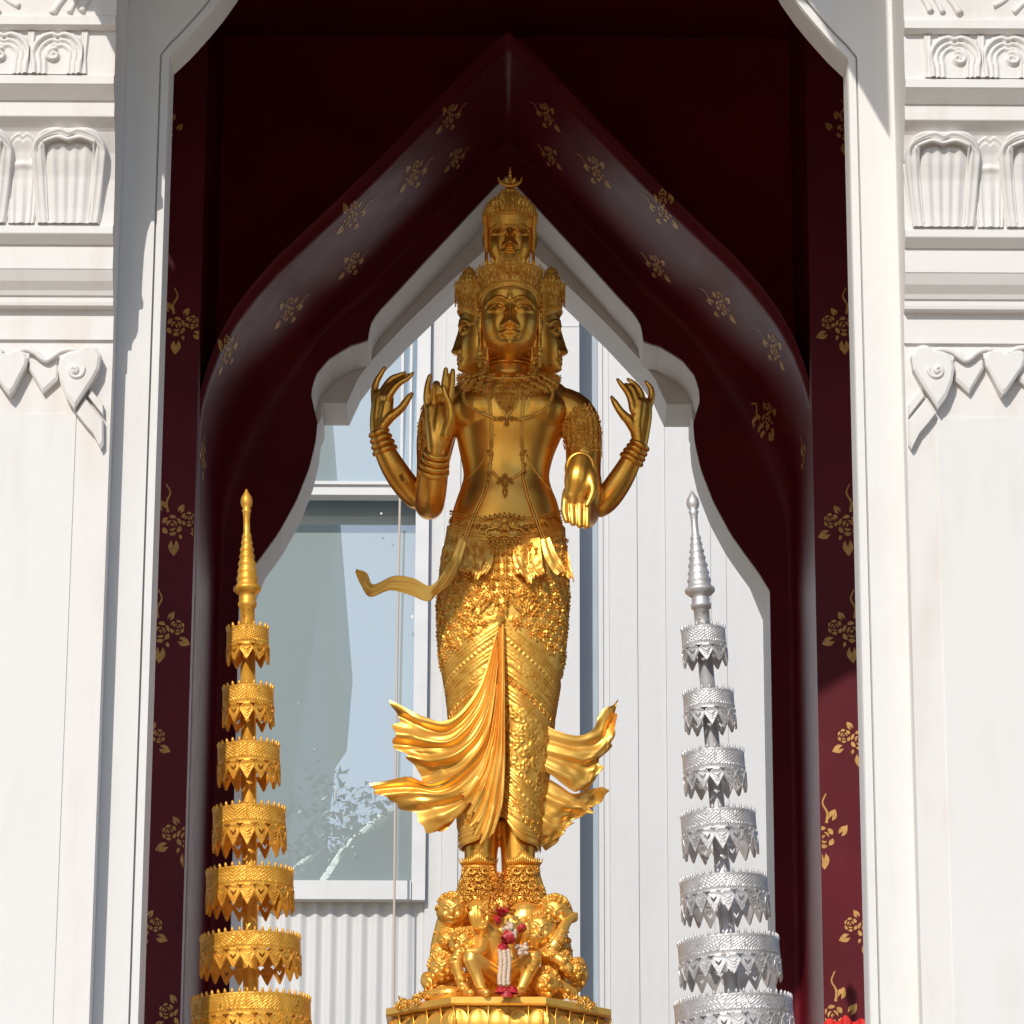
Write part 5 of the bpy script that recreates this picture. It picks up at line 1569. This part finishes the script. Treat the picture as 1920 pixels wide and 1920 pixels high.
_ap = [o for o in statue.children if o.name.startswith('hip_apron')]
BVA = bvh_of([skirt.data, body_me] + [o.data for o in _ap])
mb = MB()
for cx_ in (889, 993):
    for x, y, s in ((cx_, 1022, 9), (cx_ - 12, 1030, 6), (cx_ + 12, 1030, 6), (cx_, 1040, 6), (cx_, 1054, 5)):
        pbit(mb, BIT_ROSE, x, y, s, 0, BVA, .001); pbit(mb, BIT_LEAF, x, y + 4, s, PI, BVA, .001)
    surf_tube(mb, [(cx_, 1030), (cx_ - 2, 1050), (cx_, 1066)], 1.6, BVA, lift=1)
    for _ in range(26):
        pbit(mb, (BIT_CURL, BIT_LEAF)[_ % 2], cx_ + rgs.uniform(-24, 24), rgs.uniform(1014, 1072), rgs.uniform(4, 6.5), rgs.uniform(0, 6), BVA)
for x in np.linspace(1038, 1062, 5):
    for y in (1010, 1026, 1042, 1060): pbit(mb, BIT_ROSE, x, y + rgs.normal() * 2, 6.5, 0, BVA)
SP_('apron_jewels', mb, 'gold_orn', smooth=False, kind='stuff')

# ------------------------------------------------------------------ jewellery of the torso
mb = MB()
rgj = np.random.default_rng(9)
for ring, (rx, ry, y0) in enumerate(((52, 8, 698), (62, 13, 702), (74, 19, 706), (84, 24, 708), (93, 28, 710))):
    cnt = int(14 + ring * 5)
    for k in range(cnt):
        a = R(-8 + 196 * k / (cnt - 1))
        x, y = 954 + rx * math.cos(a), y0 + ry * math.sin(a)
        pbit(mb, BIT_ROSE if (k + ring) % 2 else BIT_LEAF, x, y, 8.5, PI + (PI / 2 - a) * -1.0 if (k + ring) % 2 == 0 else rgj.random() * 6)
        if ring == 4: pbit(mb, BIT_LEAF, x, y + 3, 9, PI)
surf_tube(mb, [(954 + 56 * math.cos(R(q)), 700 + 10 * math.sin(R(q))) for q in range(0, 181, 12)], 2.2)
surf_tube(mb, [(954 + 94 * math.cos(R(q)), 708 + 27 * math.sin(R(q))) for q in range(0, 181, 12)], 1.8)
for y, w_ in ((735, 44), (745, 38), (755, 28), (764, 18), (772, 8)):
    for x in np.arange(951 - w_ / 2, 951 + w_ / 2 + 1, 8.5):
        pbit(mb, BIT_ROSE, x, y, 6.5, rgj.random() * 6, None, .002)
for s in (-1, 1): surf_tube(mb, [(951 + s * 27, 732), (951 + s * 20, 752), (951 + s * 8, 772), (951, 783)], 1.7, lift=1.2)
surf_tube(mb, [(944, 768), (951, 779), (958, 768)], 1.6, lift=1.5)
SP_('collar', mb, 'gold_orn', smooth=False)
mb = MB()
surf_tube(mb, [(876, 728), (869, 740), (875, 757), (892, 769), (912, 778), (932, 786)], 2.6, beads=7)
surf_tube(mb, [(1026, 720), (1036, 735), (1032, 752), (1018, 770), (998, 779), (972, 787)], 2.6, beads=7)
surf_tube(mb, [(900, 773), (930, 787)], 3.4, per=3); surf_tube(mb, [(975, 788), (1002, 780)], 3.4, per=3)
for x, y, s in ((950, 785, 9), (940, 785, 7), (960, 785, 7), (950, 795, 7), (933, 786, 5), (968, 786, 5), (950, 776, 6)): pbit(mb, BIT_ROSE, x, y, s, 0, None, .003)
SP_('necklace', mb, 'gold_orn')
mb = MB()
for o_ in (-2.2, 2.2):
    surf_tube(mb, [(906 + o_, 720), (916 + o_, 745), (920 + o_, 780), (922 + o_, 812), (921 + o_, 838)], 1.5)
    surf_tube(mb, [(996 + o_, 722), (983 + o_, 745), (979 + o_, 780), (978 + o_, 812), (978 + o_, 838)], 1.5)
    surf_tube(mb, [(918 + o_, 888), (906 + o_, 930), (890 + o_, 965), (874 + o_, 1008), (860 + o_, 1040)], 1.7, BVK, lift=1.6)
    surf_tube(mb, [(980 + o_, 888), (990 + o_, 930), (1002 + o_, 965), (1014 + o_, 1000), (1022 + o_, 1020)], 1.9, BVK, lift=1.6)
for s, c in ((0, 921), (1, 979)):
    for k in range(8): pbit(mb, BIT_BEAD, c, 822 + k * 5, 4.2 if k % 2 else 3.2)
    surf_tube(mb, [(c, 862), (c + (-3 if not s else 3), 880)], 2.4, per=3, beads=6)
    for q in ((c, 852, 7), (c + (-6 if not s else 6), 846, 5), (c + (-3 if not s else 4), 872, 7), (c + (-4 if not s else 4), 884, 7)): pbit(mb, BIT_ROSE, *q)
surf_tube(mb, [(912, 850), (900, 872), (882, 892), (868, 908)], 1.5); surf_tube(mb, [(986, 850), (1000, 878), (1016, 900), (1034, 922)], 1.5)
SP_('shoulder_straps', mb, 'gold_orn')
mb = MB()
surf_tube(mb, [(917, 878), (925, 887), (936, 898)], 3.0, per=3); surf_tube(mb, [(984, 880), (972, 890), (960, 899)], 3.0, per=3)
for x, y, s in ((947, 893, 7), (940, 900, 7), (954, 900, 7), (947, 908, 9), (934, 905, 5), (960, 905, 5), (947, 918, 7)): pbit(mb, BIT_ROSE, x, y, s, 0, None, .003)
pbit(mb, BIT_LEAF, 947, 918, 13, PI, None, .004)
SP_('chest_pendant', mb, 'gold_orn')
# armlets
def armlet(cx_, w_, y0, y1, name='armlet'):
    mb = MB()
    for y in np.arange(y0, y1, 7.5):
        top = (y - y0) / (y1 - y0)
        ww = w_ * (.35 + .65 * min(1, top * 2.6))
        for x in np.arange(cx_ - ww, cx_ + ww + 1, 8):
            d_ = rot @ Vector(((x - 960.0) / F, (960.0 - y) / F, -1.0)); d_.normalize(); q_ = BV.ray_cast(CAM, d_)
            if q_[0] is None or q_[0].y < YS - .2: continue
            p, n = q_[0], q_[1]
            bit(mb, BIT_ROSE if rgj.random() < .55 else BIT_CURL, p, n, (6.8 if rgj.random() < .6 else 5.2) * PS * 1.45, rot_=rgj.random() * 6)
            bit(mb, BIT_LEAF, p + n * .001, n, 7 * PS, rot_=(rgj.random() - .5) * 1.5)
    return SP_(name, mb, 'gold_orn', smooth=False, kind='stuff')
armlet(1095, 35, 764, 842); armlet(806, 34, 764, 842)
mb = MB()
for k in range(9):
    p, n = hit(1124 + k * .2, 828 + k * 4); bit(mb, BIT_LEAF, p, n, 8 * PS)
SP_('armlet_tassel', mb, 'gold_orn')
# bangles: three rings at every wrist
def bangles(p0, p1, r0, r1, k=4):
    """p = (px, py, dy); rings stacked between the two points"""
    a, b_ = B(*p0), B(*p1)
    d = (b_ - a)
    for i in range(k):
        t = i / (k - 1); c = a + d * t; rr = (r0 + (r1 - r0) * t) * PS
        z = d.normalized(); u = z.orthogonal().normalized(); w_ = z.cross(u)
        mb = MB(); q = np.linspace(0, 2 * PI, 37)[:-1]
        ring = [c + (u * math.cos(s) + w_ * math.sin(s)) * rr for s in q]
        P = []
        for s in q:
            o_ = u * math.cos(s) + w_ * math.sin(s)
            P.append([tuple(c + o_ * (rr + .0095 * math.cos(g_)) + z * (.0105 * math.sin(g_))) for g_ in np.linspace(0, 2 * PI, 13)[:-1]])
        mb.grid(np.array(P), wu=True, wv=True)
        SP_('bangle', mb, 'gold')
bangles((711, 812, -.02), (722, 845, -.01), 16, 20)
bangles((1199, 835, -.02), (1184, 862, -.01), 16, 20)
bangles((818, 850, -.285), (812, 882, -.235), 20, 26)
bangles((1088, 875, -.455), (1088, 878, -.42), 23, 24, 2)
# ================================================================== the heap of attendants under the feet
heap = MB()
def limb(pts, n=14): path(heap, pts, n, 4)
HEADS = [(847, 1706, -.20, 27), (838, 1762, -.20, 17), (866, 1768, -.27, 23), (829, 1814, -.24, 25), (809, 1842, -.22, 17), (920, 1706, -.22, 16), (1040, 1712, -.16, 29), (1012, 1742, -.26, 27),
         (1024, 1842, -.30, 24), (1052, 1800, -.24, 18), (1077, 1820, -.22, 19), (822, 1786, -.18, 14), (830, 1868, -.26, 16)]
for (x, y, d, r_) in HEADS:
    heap.sphere(B(x, y, d), (r_ * PS, r_ * PS * .95, r_ * PS * 1.12), 18, 12)
    # face: brow, nose, eyes, lips, cheeks, ears
    heap.sphere(B(x, y + r_ * .12, d - r_ * PS * .97), (r_ * .17 * PS, r_ * .24 * PS, r_ * .26 * PS), 8, 6)
    heap.sphere(B(x, y + r_ * .58, d - r_ * PS * .74), (r_ * .30 * PS, r_ * .22 * PS, r_ * .10 * PS), 8, 6)
    heap.sphere(B(x, y + r_ * .86, d - r_ * PS * .45), (r_ * .26 * PS, r_ * .28 * PS, r_ * .18 * PS), 8, 6)
    for s in (-1, 1):
        heap.sphere(B(x + s * r_ * .40, y - r_ * .10, d - r_ * PS * .80), (r_ * .22 * PS, r_ * .16 * PS, r_ * .13 * PS), 8, 6)
        limb([(x + s * r_ * .12, y - r_ * .22, d - r_ * PS * .98, r_ * .08), (x + s * r_ * .40, y - r_ * .40, d - r_ * PS * .90, r_ * .09), (x + s * r_ * .72, y - r_ * .26, d - r_ * PS * .66, r_ * .07)], 6)
        heap.sphere(B(x + s * r_ * .44, y + r_ * .34, d - r_ * PS * .62), r_ * .28 * PS, 8, 6)
        heap.sphere(B(x + s * r_ * .98, y + r_ * .15, d), (r_ * .12 * PS, r_ * .16 * PS, r_ * .34 * PS), 8, 6)
limb([(905, 1850, -.15, 24), (915, 1800, -.20, 26), (925, 1765, -.24, 22), (908, 1742, -.27, 15), (895, 1722, -.29, 11)])     # central torso with raised arm
for k, (dx, top) in enumerate(((-8, 1712), (-3, 1702), (3, 1700), (9, 1706))):                                        # the raised hand's fingers
    limb([(898 + dx * .8, 1738, -.30, 5.5), (892 + dx, 1720, -.31, 5.2), (890 + dx, top, -.31, 4)], 9)
limb([(905, 1745, -.30, 6), (913, 1728, -.32, 5), (914, 1718, -.32, 3.6)], 9)
limb([(930, 1830, -.27, 16), (905, 1812, -.33, 16), (882, 1796, -.37, 14), (893, 1826, -.36, 11), (903, 1856, -.36, 9)])       # thigh, knee, shin
limb([(868, 1800, -.30, 14), (855, 1800, -.33, 12), (862, 1832, -.33, 10), (872, 1858, -.34, 9)])
limb([(903, 1858, -.36, 8), (912, 1862, -.40, 7)]); limb([(872, 1860, -.34, 8), (882, 1862, -.38, 7)])
limb([(950, 1832, -.27, 16), (975, 1812, -.33, 15), (1003, 1795, -.36, 14), (990, 1825, -.35, 12), (976, 1856, -.36, 9)])
limb([(976, 1858, -.36, 8), (966, 1862, -.40, 7)])
limb([(880, 1750, -.22, 14), (900, 1768, -.27, 15), (898, 1784, -.32, 10), (860, 1786, -.33, 8)])                             # folded arm of the left figure
limb([(940, 1770, -.20, 22), (955, 1800, -.22, 24), (950, 1840, -.20, 24)])
limb([(985, 1770, -.26, 11), (990, 1750, -.30, 9), (988, 1735, -.31, 7)]); limb([(1000, 1775, -.27, 9), (1002, 1755, -.30, 8)])
limb([(1010, 1790, -.24, 12), (1038, 1775, -.27, 12), (1052, 1750, -.25, 11), (1062, 1730, -.22, 9), (1078, 1716, -.20, 5)])   # raised arm, right
limb([(1060, 1712, -.16, 13), (1075, 1722, -.16, 9), (1080, 1714, -.16, 4)])
limb([(1030, 1790, -.28, 10), (1050, 1800, -.30, 10), (1066, 1816, -.30, 10)])
limb([(1085, 1806, -.20, 12), (1090, 1830, -.20, 13), (1080, 1852, -.20, 10)])
limb([(1050, 1850, -.26, 12), (1072, 1862, -.24, 12)]); limb([(990, 1850, -.2, 22), (1040, 1855, -.15, 22), (1070, 1850, -.1, 16)])
limb([(800, 1832, -.20, 10), (796, 1840, -.22, 8)]); limb([(806, 1868, -.25, 12), (840, 1864, -.28, 15), (866, 1862, -.28, 10)])
limb([(845, 1730, -.16, 26), (835, 1790, -.14, 28), (850, 1850, -.15, 30), (960, 1850, -.1, 40)]); limb([(1030, 1735, -.12, 26), (1045, 1790, -.12, 28), (1040, 1840, -.12, 30)])
limb([(900, 1720, -.12, 34), (940, 1760, -.10, 50), (985, 1725, -.12, 34)], 20)
limb([(940, 1700, -.05, 40), (940, 1800, -.05, 70)], 20)
heap_me = remeshed(heap, .0034, 1, 'crouching_attendants')
SP_('crouching_attendants', heap_me, 'gold_cloth')
BVHP = bvh_of([heap_me])
# tight curls on the attendants' heads, armbands, anklets
mb = MB(); rgh = np.random.default_rng(21)
for (x, y, d, r_) in HEADS:
    c = np.array(tuple(B(x, y, d)))
    for k in range(150):
        th = rgh.uniform(R(2), R(85)); q = rgh.uniform(-PI, PI)
        dd = np.array([math.cos(th) * math.sin(q), -math.cos(th) * math.cos(q), math.sin(th)])
        if dd[1] < -.3 and dd[2] < .40: continue
        p = c + dd * [r_ * PS, r_ * PS * .95, r_ * PS * 1.12]
        bit(mb, BIT_BEAD if k % 3 else BIT_CURL, p, dd, r_ * .15 * PS if k % 3 else r_ * .24 * PS, rot_=rgh.uniform(0, 6))
for a, b_ in (((898, 1740), (912, 1736)), ((864, 1854), (882, 1852)), ((895, 1852), (913, 1850)), ((966, 1852), (986, 1850)), ((1000, 1792), (1014, 1800)), ((1050, 1742), (1066, 1748)), ((1046, 1752), (1062, 1758)), ((1042, 1762), (1058, 1768))):
    surf_tube(mb, [a, ((a[0] + b_[0]) / 2, (a[1] + b_[1]) / 2 + 2), b_], 2.2, BVHP, per=3, n=8)
for _ in range(330):
    x, y = rgh.uniform(795, 1095), rgh.uniform(1740, 1866)
    if 870 < x < 985 and y > 1740: continue
    d = rot @ Vector(((x - 960.0) / F, (960.0 - y) / F, -1.0)); d.normalize()
    r_ = BVHP.ray_cast(CAM, d)
    if r_[0] is None: continue
    bit(mb, (BIT_CURL, BIT_LEAF, BIT_BEAD)[rgh.integers(3)], r_[0], r_[1], rgh.uniform(3, 7) * PS, rot_=rgh.uniform(0, 6))
SP_('curls_and_bands', mb, 'gold_orn', smooth=True, kind='stuff')
# flared anklets over the feet
for cx_, s in ((897, -1), (981, 1)):
    mb = MB()
    prof_ = [(26, 1616), (31, 1620), (29, 1628), (32, 1645), (38, 1665), (44, 1690), (41, 1712), (36, 1722)]
    base = B(cx_, 1606, -.03); P = []
    q = np.linspace(0, 2 * PI, 40, endpoint=False)
    for r_, y in prof_:
        c = B(cx_ + (s * (y - 1606) * .02), y, -.03 - (y - 1606) * .0004)
        P.append(np.stack([c.x + np.sin(q) * r_ * PS, c.y - np.cos(q) * r_ * PS * .9, np.full(40, c.z)], -1))
    mb.grid(np.array(P), wv=True)
    A_ = mb.mesh('t', True); bv = bvh_of([A_]); bpy.data.meshes.remove(A_)
    for i, y in enumerate(np.arange(1630, 1716, 12)):
        r_ = np.interp(y, [b_ for a, b_ in prof_], [a for a, b_ in prof_])
        for x in np.arange(cx_ - r_ + 3 + 6 * (i % 2), cx_ + r_ - 2, 13):
            pbit(mb, BIT_ROSE, x, y, 9.5, rgh.uniform(0, 6), bv); pbit(mb, BIT_LEAF, x, y + 4, 9, PI + rgh.normal() * .3, bv, .002)
    for k in range(17):
        x = cx_ - 30 + 60 * k / 16; pbit(mb, BIT_LEAF, x, 1620 + 3 * abs(x - cx_) / 30, 11 + 9 * math.exp(-((x - cx_) / 8) ** 2), 0, bv, .001)
    surf_tube(mb, [(x, 1625) for x in np.linspace(cx_ - 29, cx_ + 29, 8)], 2.2, bv)
    # mask of the anklet: a lozenge of scrolls
    for (dx, dy, r_) in ((-11, 16, 8), (11, 16, 8), (-14, 44, 9), (14, 44, 9), (0, 30, 7)):
        C = [(cx_ + dx + r_ * math.cos(a) * (1 - .07 * i), 1620 + dy + r_ * math.sin(a) * (1 - .07 * i)) for i, a in enumerate(np.linspace(0, 4.8, 9))]
        surf_tube(mb, C, 1.9, bv, per=2, lift=3.5)
    SP_('anklet', mb, 'gold_orn', smooth=True)

# ================================================================== octagonal lotus pedestal
PC = Vector((B(935, 1900).x, YS, 0))
AP_ = .388
zt = W(934, 1866, YS - AP_).z; zr = W(934, 1884, YS - AP_).z
ped = empty('octagonal_pedestal', (PC.x, YS, zt), label='golden octagonal lotus pedestal carrying the statue', category='pedestal')
PINV = Matrix.Translation(-ped.location)
def PD(name, mb, m, smooth=False, **k):
    o = mb.build(name, M[m], None, smooth, **k); o.parent = ped; o.matrix_parent_inverse = PINV.copy(); return o
def octo(ap, z):
    rr = ap / math.cos(PI / 8)
    return [(PC.x + rr * math.sin(PI / 8 + k * PI / 4), PC.y - rr * math.cos(PI / 8 + k * PI / 4), z) for k in range(8)]
def octloft(name, prof_, m='gold_cloth', cap=True):
    mb = MB(); P = np.array([octo(a, z) for a, z in prof_]); mb.grid(P, wv=True)
    if cap: mb.f.append(tuple(range(8))[::-1]); mb.f.append(tuple(range(8 * (len(prof_) - 1), 8 * len(prof_))))
    return PD(name, mb, m)
octloft('rim', [(AP_ - .01, zt - .002), (AP_, zt - .006), (AP_, zr + .006), (AP_ - .006, zr), (AP_ - .03, zr - .002)])
octloft('drum', [(AP_ - .035, zr + .004), (AP_ - .05, zr - .05), (AP_ - .02, zr - .11), (AP_ + .02, zr - .16), (AP_ + .02, zr - .30), (AP_ + .1, zr - .34), (AP_ + .1, 1.07)])
# lotus petals round the drum
pm = MB()
nu, nv = 13, 15
wP = .068
U, V = np.meshgrid(np.linspace(-1, 1, nu), np.linspace(0, 1, nv), indexing='ij')
wid = np.where(V < .55, 1, np.sqrt(np.clip(1 - ((V - .55) / .45) ** 1.6, 0, 1))) 
Pp = np.stack([U * wid * wP / 2, -.012 - .012 * np.sin(V * PI) - .008 * (1 - U ** 2) - .004 * np.abs(U) ** 3 * 2, zr - .105 + V * .095], -1)
pm.grid(Pp); Pq = Pp.copy(); Pq[..., 1] += .010; pm.grid(Pq, flip=True)
for v in (0, 1):
    pass
rimc = [tuple(Pp[0, j]) for j in range(nv)] + [tuple(Pp[-1, j]) for j in range(nv - 2, -1, -1)]
pm.tube(rimc, .0022, 5)
PET = pm.mesh('lotus_petal', True); PET.materials.append(M['gold_cloth']); PET.shade_smooth()
for f_ in range(8):
    if f_ in (3, 4, 5): continue
    c, s = math.cos(f_ * PI / 4), math.sin(f_ * PI / 4)
    for k in range(-2, 3):
        o = link('lotus_petal', PET, None, None)
        o.matrix_world = Matrix.Translation((PC.x, PC.y, 0)) @ Matrix.Rotation(f_ * PI / 4, 4, 'Z') @ Matrix.Translation((k * wP, -(AP_ - .042), 0))
        mw = o.matrix_world.copy(); o.parent = ped; o.matrix_parent_inverse = PINV.copy(); 
# thin ribs at the petals' joints
mb = MB()
for f_ in (7, 0, 1):
    for k in range(-2, 3):
        x = (k + .5) * wP if k < 2 else 2.42 * wP
        a = f_ * PI / 4
        for (p0, p1) in (((x, -(AP_ - .006), zr - .002), (x, -(AP_ - .03), zr - .11)),):
            q = [Vector((p[0] * math.cos(a) - p[1] * math.sin(a) + PC.x, p[0] * math.sin(a) + p[1] * math.cos(a) + PC.y, p[2])) for p in (p0, p1)]
            mb.tube(q, .0035, 6)
PD('joint_ribs', mb, 'gold', True, kind='stuff')
# small gilt leaves lying along the rim at both sides
for s, xs in ((-1, np.linspace(742, 800, 13)), (1, np.linspace(1062, 1112, 11))):
    mb = MB()
    for k, x in enumerate(xs):
        for j in range(2):
            y = (1893 - (x - 742) * .42 if s < 0 else 1868 + (x - 1062) * .42) - j * 6 + rgh.normal() * 2
            p = W(x, y, YS - .28 + j * .04); bit(mb, (BIT_CURL, BIT_LEAF, BIT_ROSE)[(k + j) % 3], p, (0, -1, .3), rgh.uniform(7, 11) * PS, rot_=rgh.normal())
    SP_('gilt_foliage', mb, 'gold_orn')

# ================================================================== flower garlands
M['jasmine'] = mat('jasmine_buds', (0.74, 0.56, 0.42), 0.6, noise=(60, 0.15))
M['rose'] = mat('red_rose', (0.60, 0.02, 0.03), 0.5, noise=(80, 0.4))
M['marigold'] = mat('marigold_petals', (0.72, 0.25, 0.015), 0.6, noise=(90, 0.3))
gd = YS - .44
gar = empty('jasmine_garland', W(948, 1800, gd), label='white jasmine garland with red roses hanging at the statue feet', category='garland')
GINV = Matrix.Translation(-gar.location)
bud = MB(); bud.lathe([(.0008, -.008), (.0055, -.005), (.0072, 0), (.006, .005), (.0028, .008)], 9, cap=True)
BUD_M = bud.mesh('jasmine_bud', True); BUD_M.materials.append(M['jasmine']); BUD_M.shade_smooth()
def put(me, name, p, tilt, sc=1.0, parent=None, inv=None):
    o = link(name, me, None, None); o.parent = parent or gar; o.matrix_parent_inverse = (inv or GINV).copy()
    o.location = p; o.rotation_euler = tilt; o.scale = (sc,) * 3; return o
for k in range(14):
    for j in range(3):
        y = 1784 + k * 4.6 + (j == 1) * 1.5; x = 945 + (j - 1) * 8.0 + math.sin(k * .4) * 1.5 + k * .10
        put(BUD_M, 'jasmine_bud', W(x, y, gd - .006 * (j == 1)), (rgh.normal() * .3, rgh.normal() * .3, rgh.uniform(0, 6)), 1.15)
for (cx_, cy_, sx_, sy_, n_) in ((955, 1744, 11, 15, 26), (978, 1778, 13, 11, 22)):
    for k in range(n_):
        x, y = cx_ + rgh.normal() * sx_ * .5, cy_ + rgh.normal() * sy_ * .5
        put(BUD_M, 'jasmine_bud', W(x, y, gd + .03 + rgh.normal() * .006), (rgh.normal(), rgh.normal(), rgh.uniform(0, 6)), rgh.uniform(.9, 1.25))
def rose_mesh():
    mb = MB()
    for ring, (n_, r_, tl) in enumerate(((3, .006, .2), (5, .013, .5), (6, .019, .9))):
        for k in range(n_):
            a = 2 * PI * k / n_ + ring
            u, v = np.meshgrid(np.linspace(-1, 1, 6), np.linspace(0, 1, 6), indexing='ij')
            x = u * .012 * (1 - v * .25) * (1 + ring * .15); z = v * .026; y = -(r_ * (.4 + v * tl)) - .004 * (1 - u ** 2)
            P = np.stack([x, y, z], -1); c, s = math.cos(a), math.sin(a)
            P = np.stack([P[..., 0] * c - P[..., 1] * s, P[..., 0] * s + P[..., 1] * c, P[..., 2] - .012], -1)
            mb.grid(P)
    me = mb.mesh('rose', True); me.materials.append(M['rose']); me.shade_smooth(); return me
RM = rose_mesh()
for (x, y, d, rx, sc) in ((941, 1712, .02, .5, 1.15), (934, 1724, .02, 2.0, 1.0), (950, 1760, -.005, .9, 1.35), (945, 1772, .0, 2.4, 1.0), (940, 1856, .0, PI, 1.2), (951, 1858, -.005, PI, 1.3), (961, 1856, .0, PI * .95, 1.15), (980, 1742, .04, 1.0, .8)):
    put(RM, 'rose', W(x, y, gd + d), (rx, rgh.normal() * .3, rgh.uniform(0, 6)), sc * .72)
mg = empty('marigold_garland', W(935, 1670, gd + .08), label='orange marigold garland draped between the statue ankles', category='garland')
MINV = Matrix.Translation(-mg.location)
for k in range(70):
    t = rgh.random()
    x, y = 937 + rgh.normal() * (6 + 11 * t), 1640 + 75 * t
    mb = None
    if k == 0:
        q = MB()
        for r2 in range(3):
            for kk in range(7):
                bit(q, BIT_LEAF, (0, 0, 0), (math.sin(kk * .9) * (.5 + r2 * .4), -1, math.cos(kk * .9) * (.5 + r2 * .4)), .007 + r2 * .001, rot_=kk)
        MGM = q.mesh('marigold', True); MGM.materials.append(M['marigold'])
    put(MGM, 'marigold', W(x, y, gd + .10 - .05 * t + rgh.normal() * .008), (rgh.normal() * .5, rgh.normal() * .5, rgh.normal()), rgh.uniform(.9, 1.4), mg, MINV)
# red cloth just peeping in at the lower right
mb = MB(); P = []
for k, x in enumerate(np.linspace(1532, 1632, 24)):
    y = 1908 + 5 * math.sin(k * .9) + 10 * abs(k - 12) / 12
    P.append([tuple(W(x, y, -1.2)), tuple(W(x, y + 20, -1.22 + .02 * math.sin(k * 1.7))), tuple(W(x + 4, y + 160, -1.2 + .03 * math.sin(k * 1.7)))])
M['redcloth'] = mat('red_cloth', (0.80, 0.02, 0.015), 0.7, noise=(20, 0.3))
mb.grid(np.array(P)); Q = np.array(P); Q[..., 1] += .01; mb.grid(Q, flip=True)
mb.build('red_cloth', M['redcloth'], None, True, label='bright red cloth just showing at the lower right of the doorway', category='cloth')
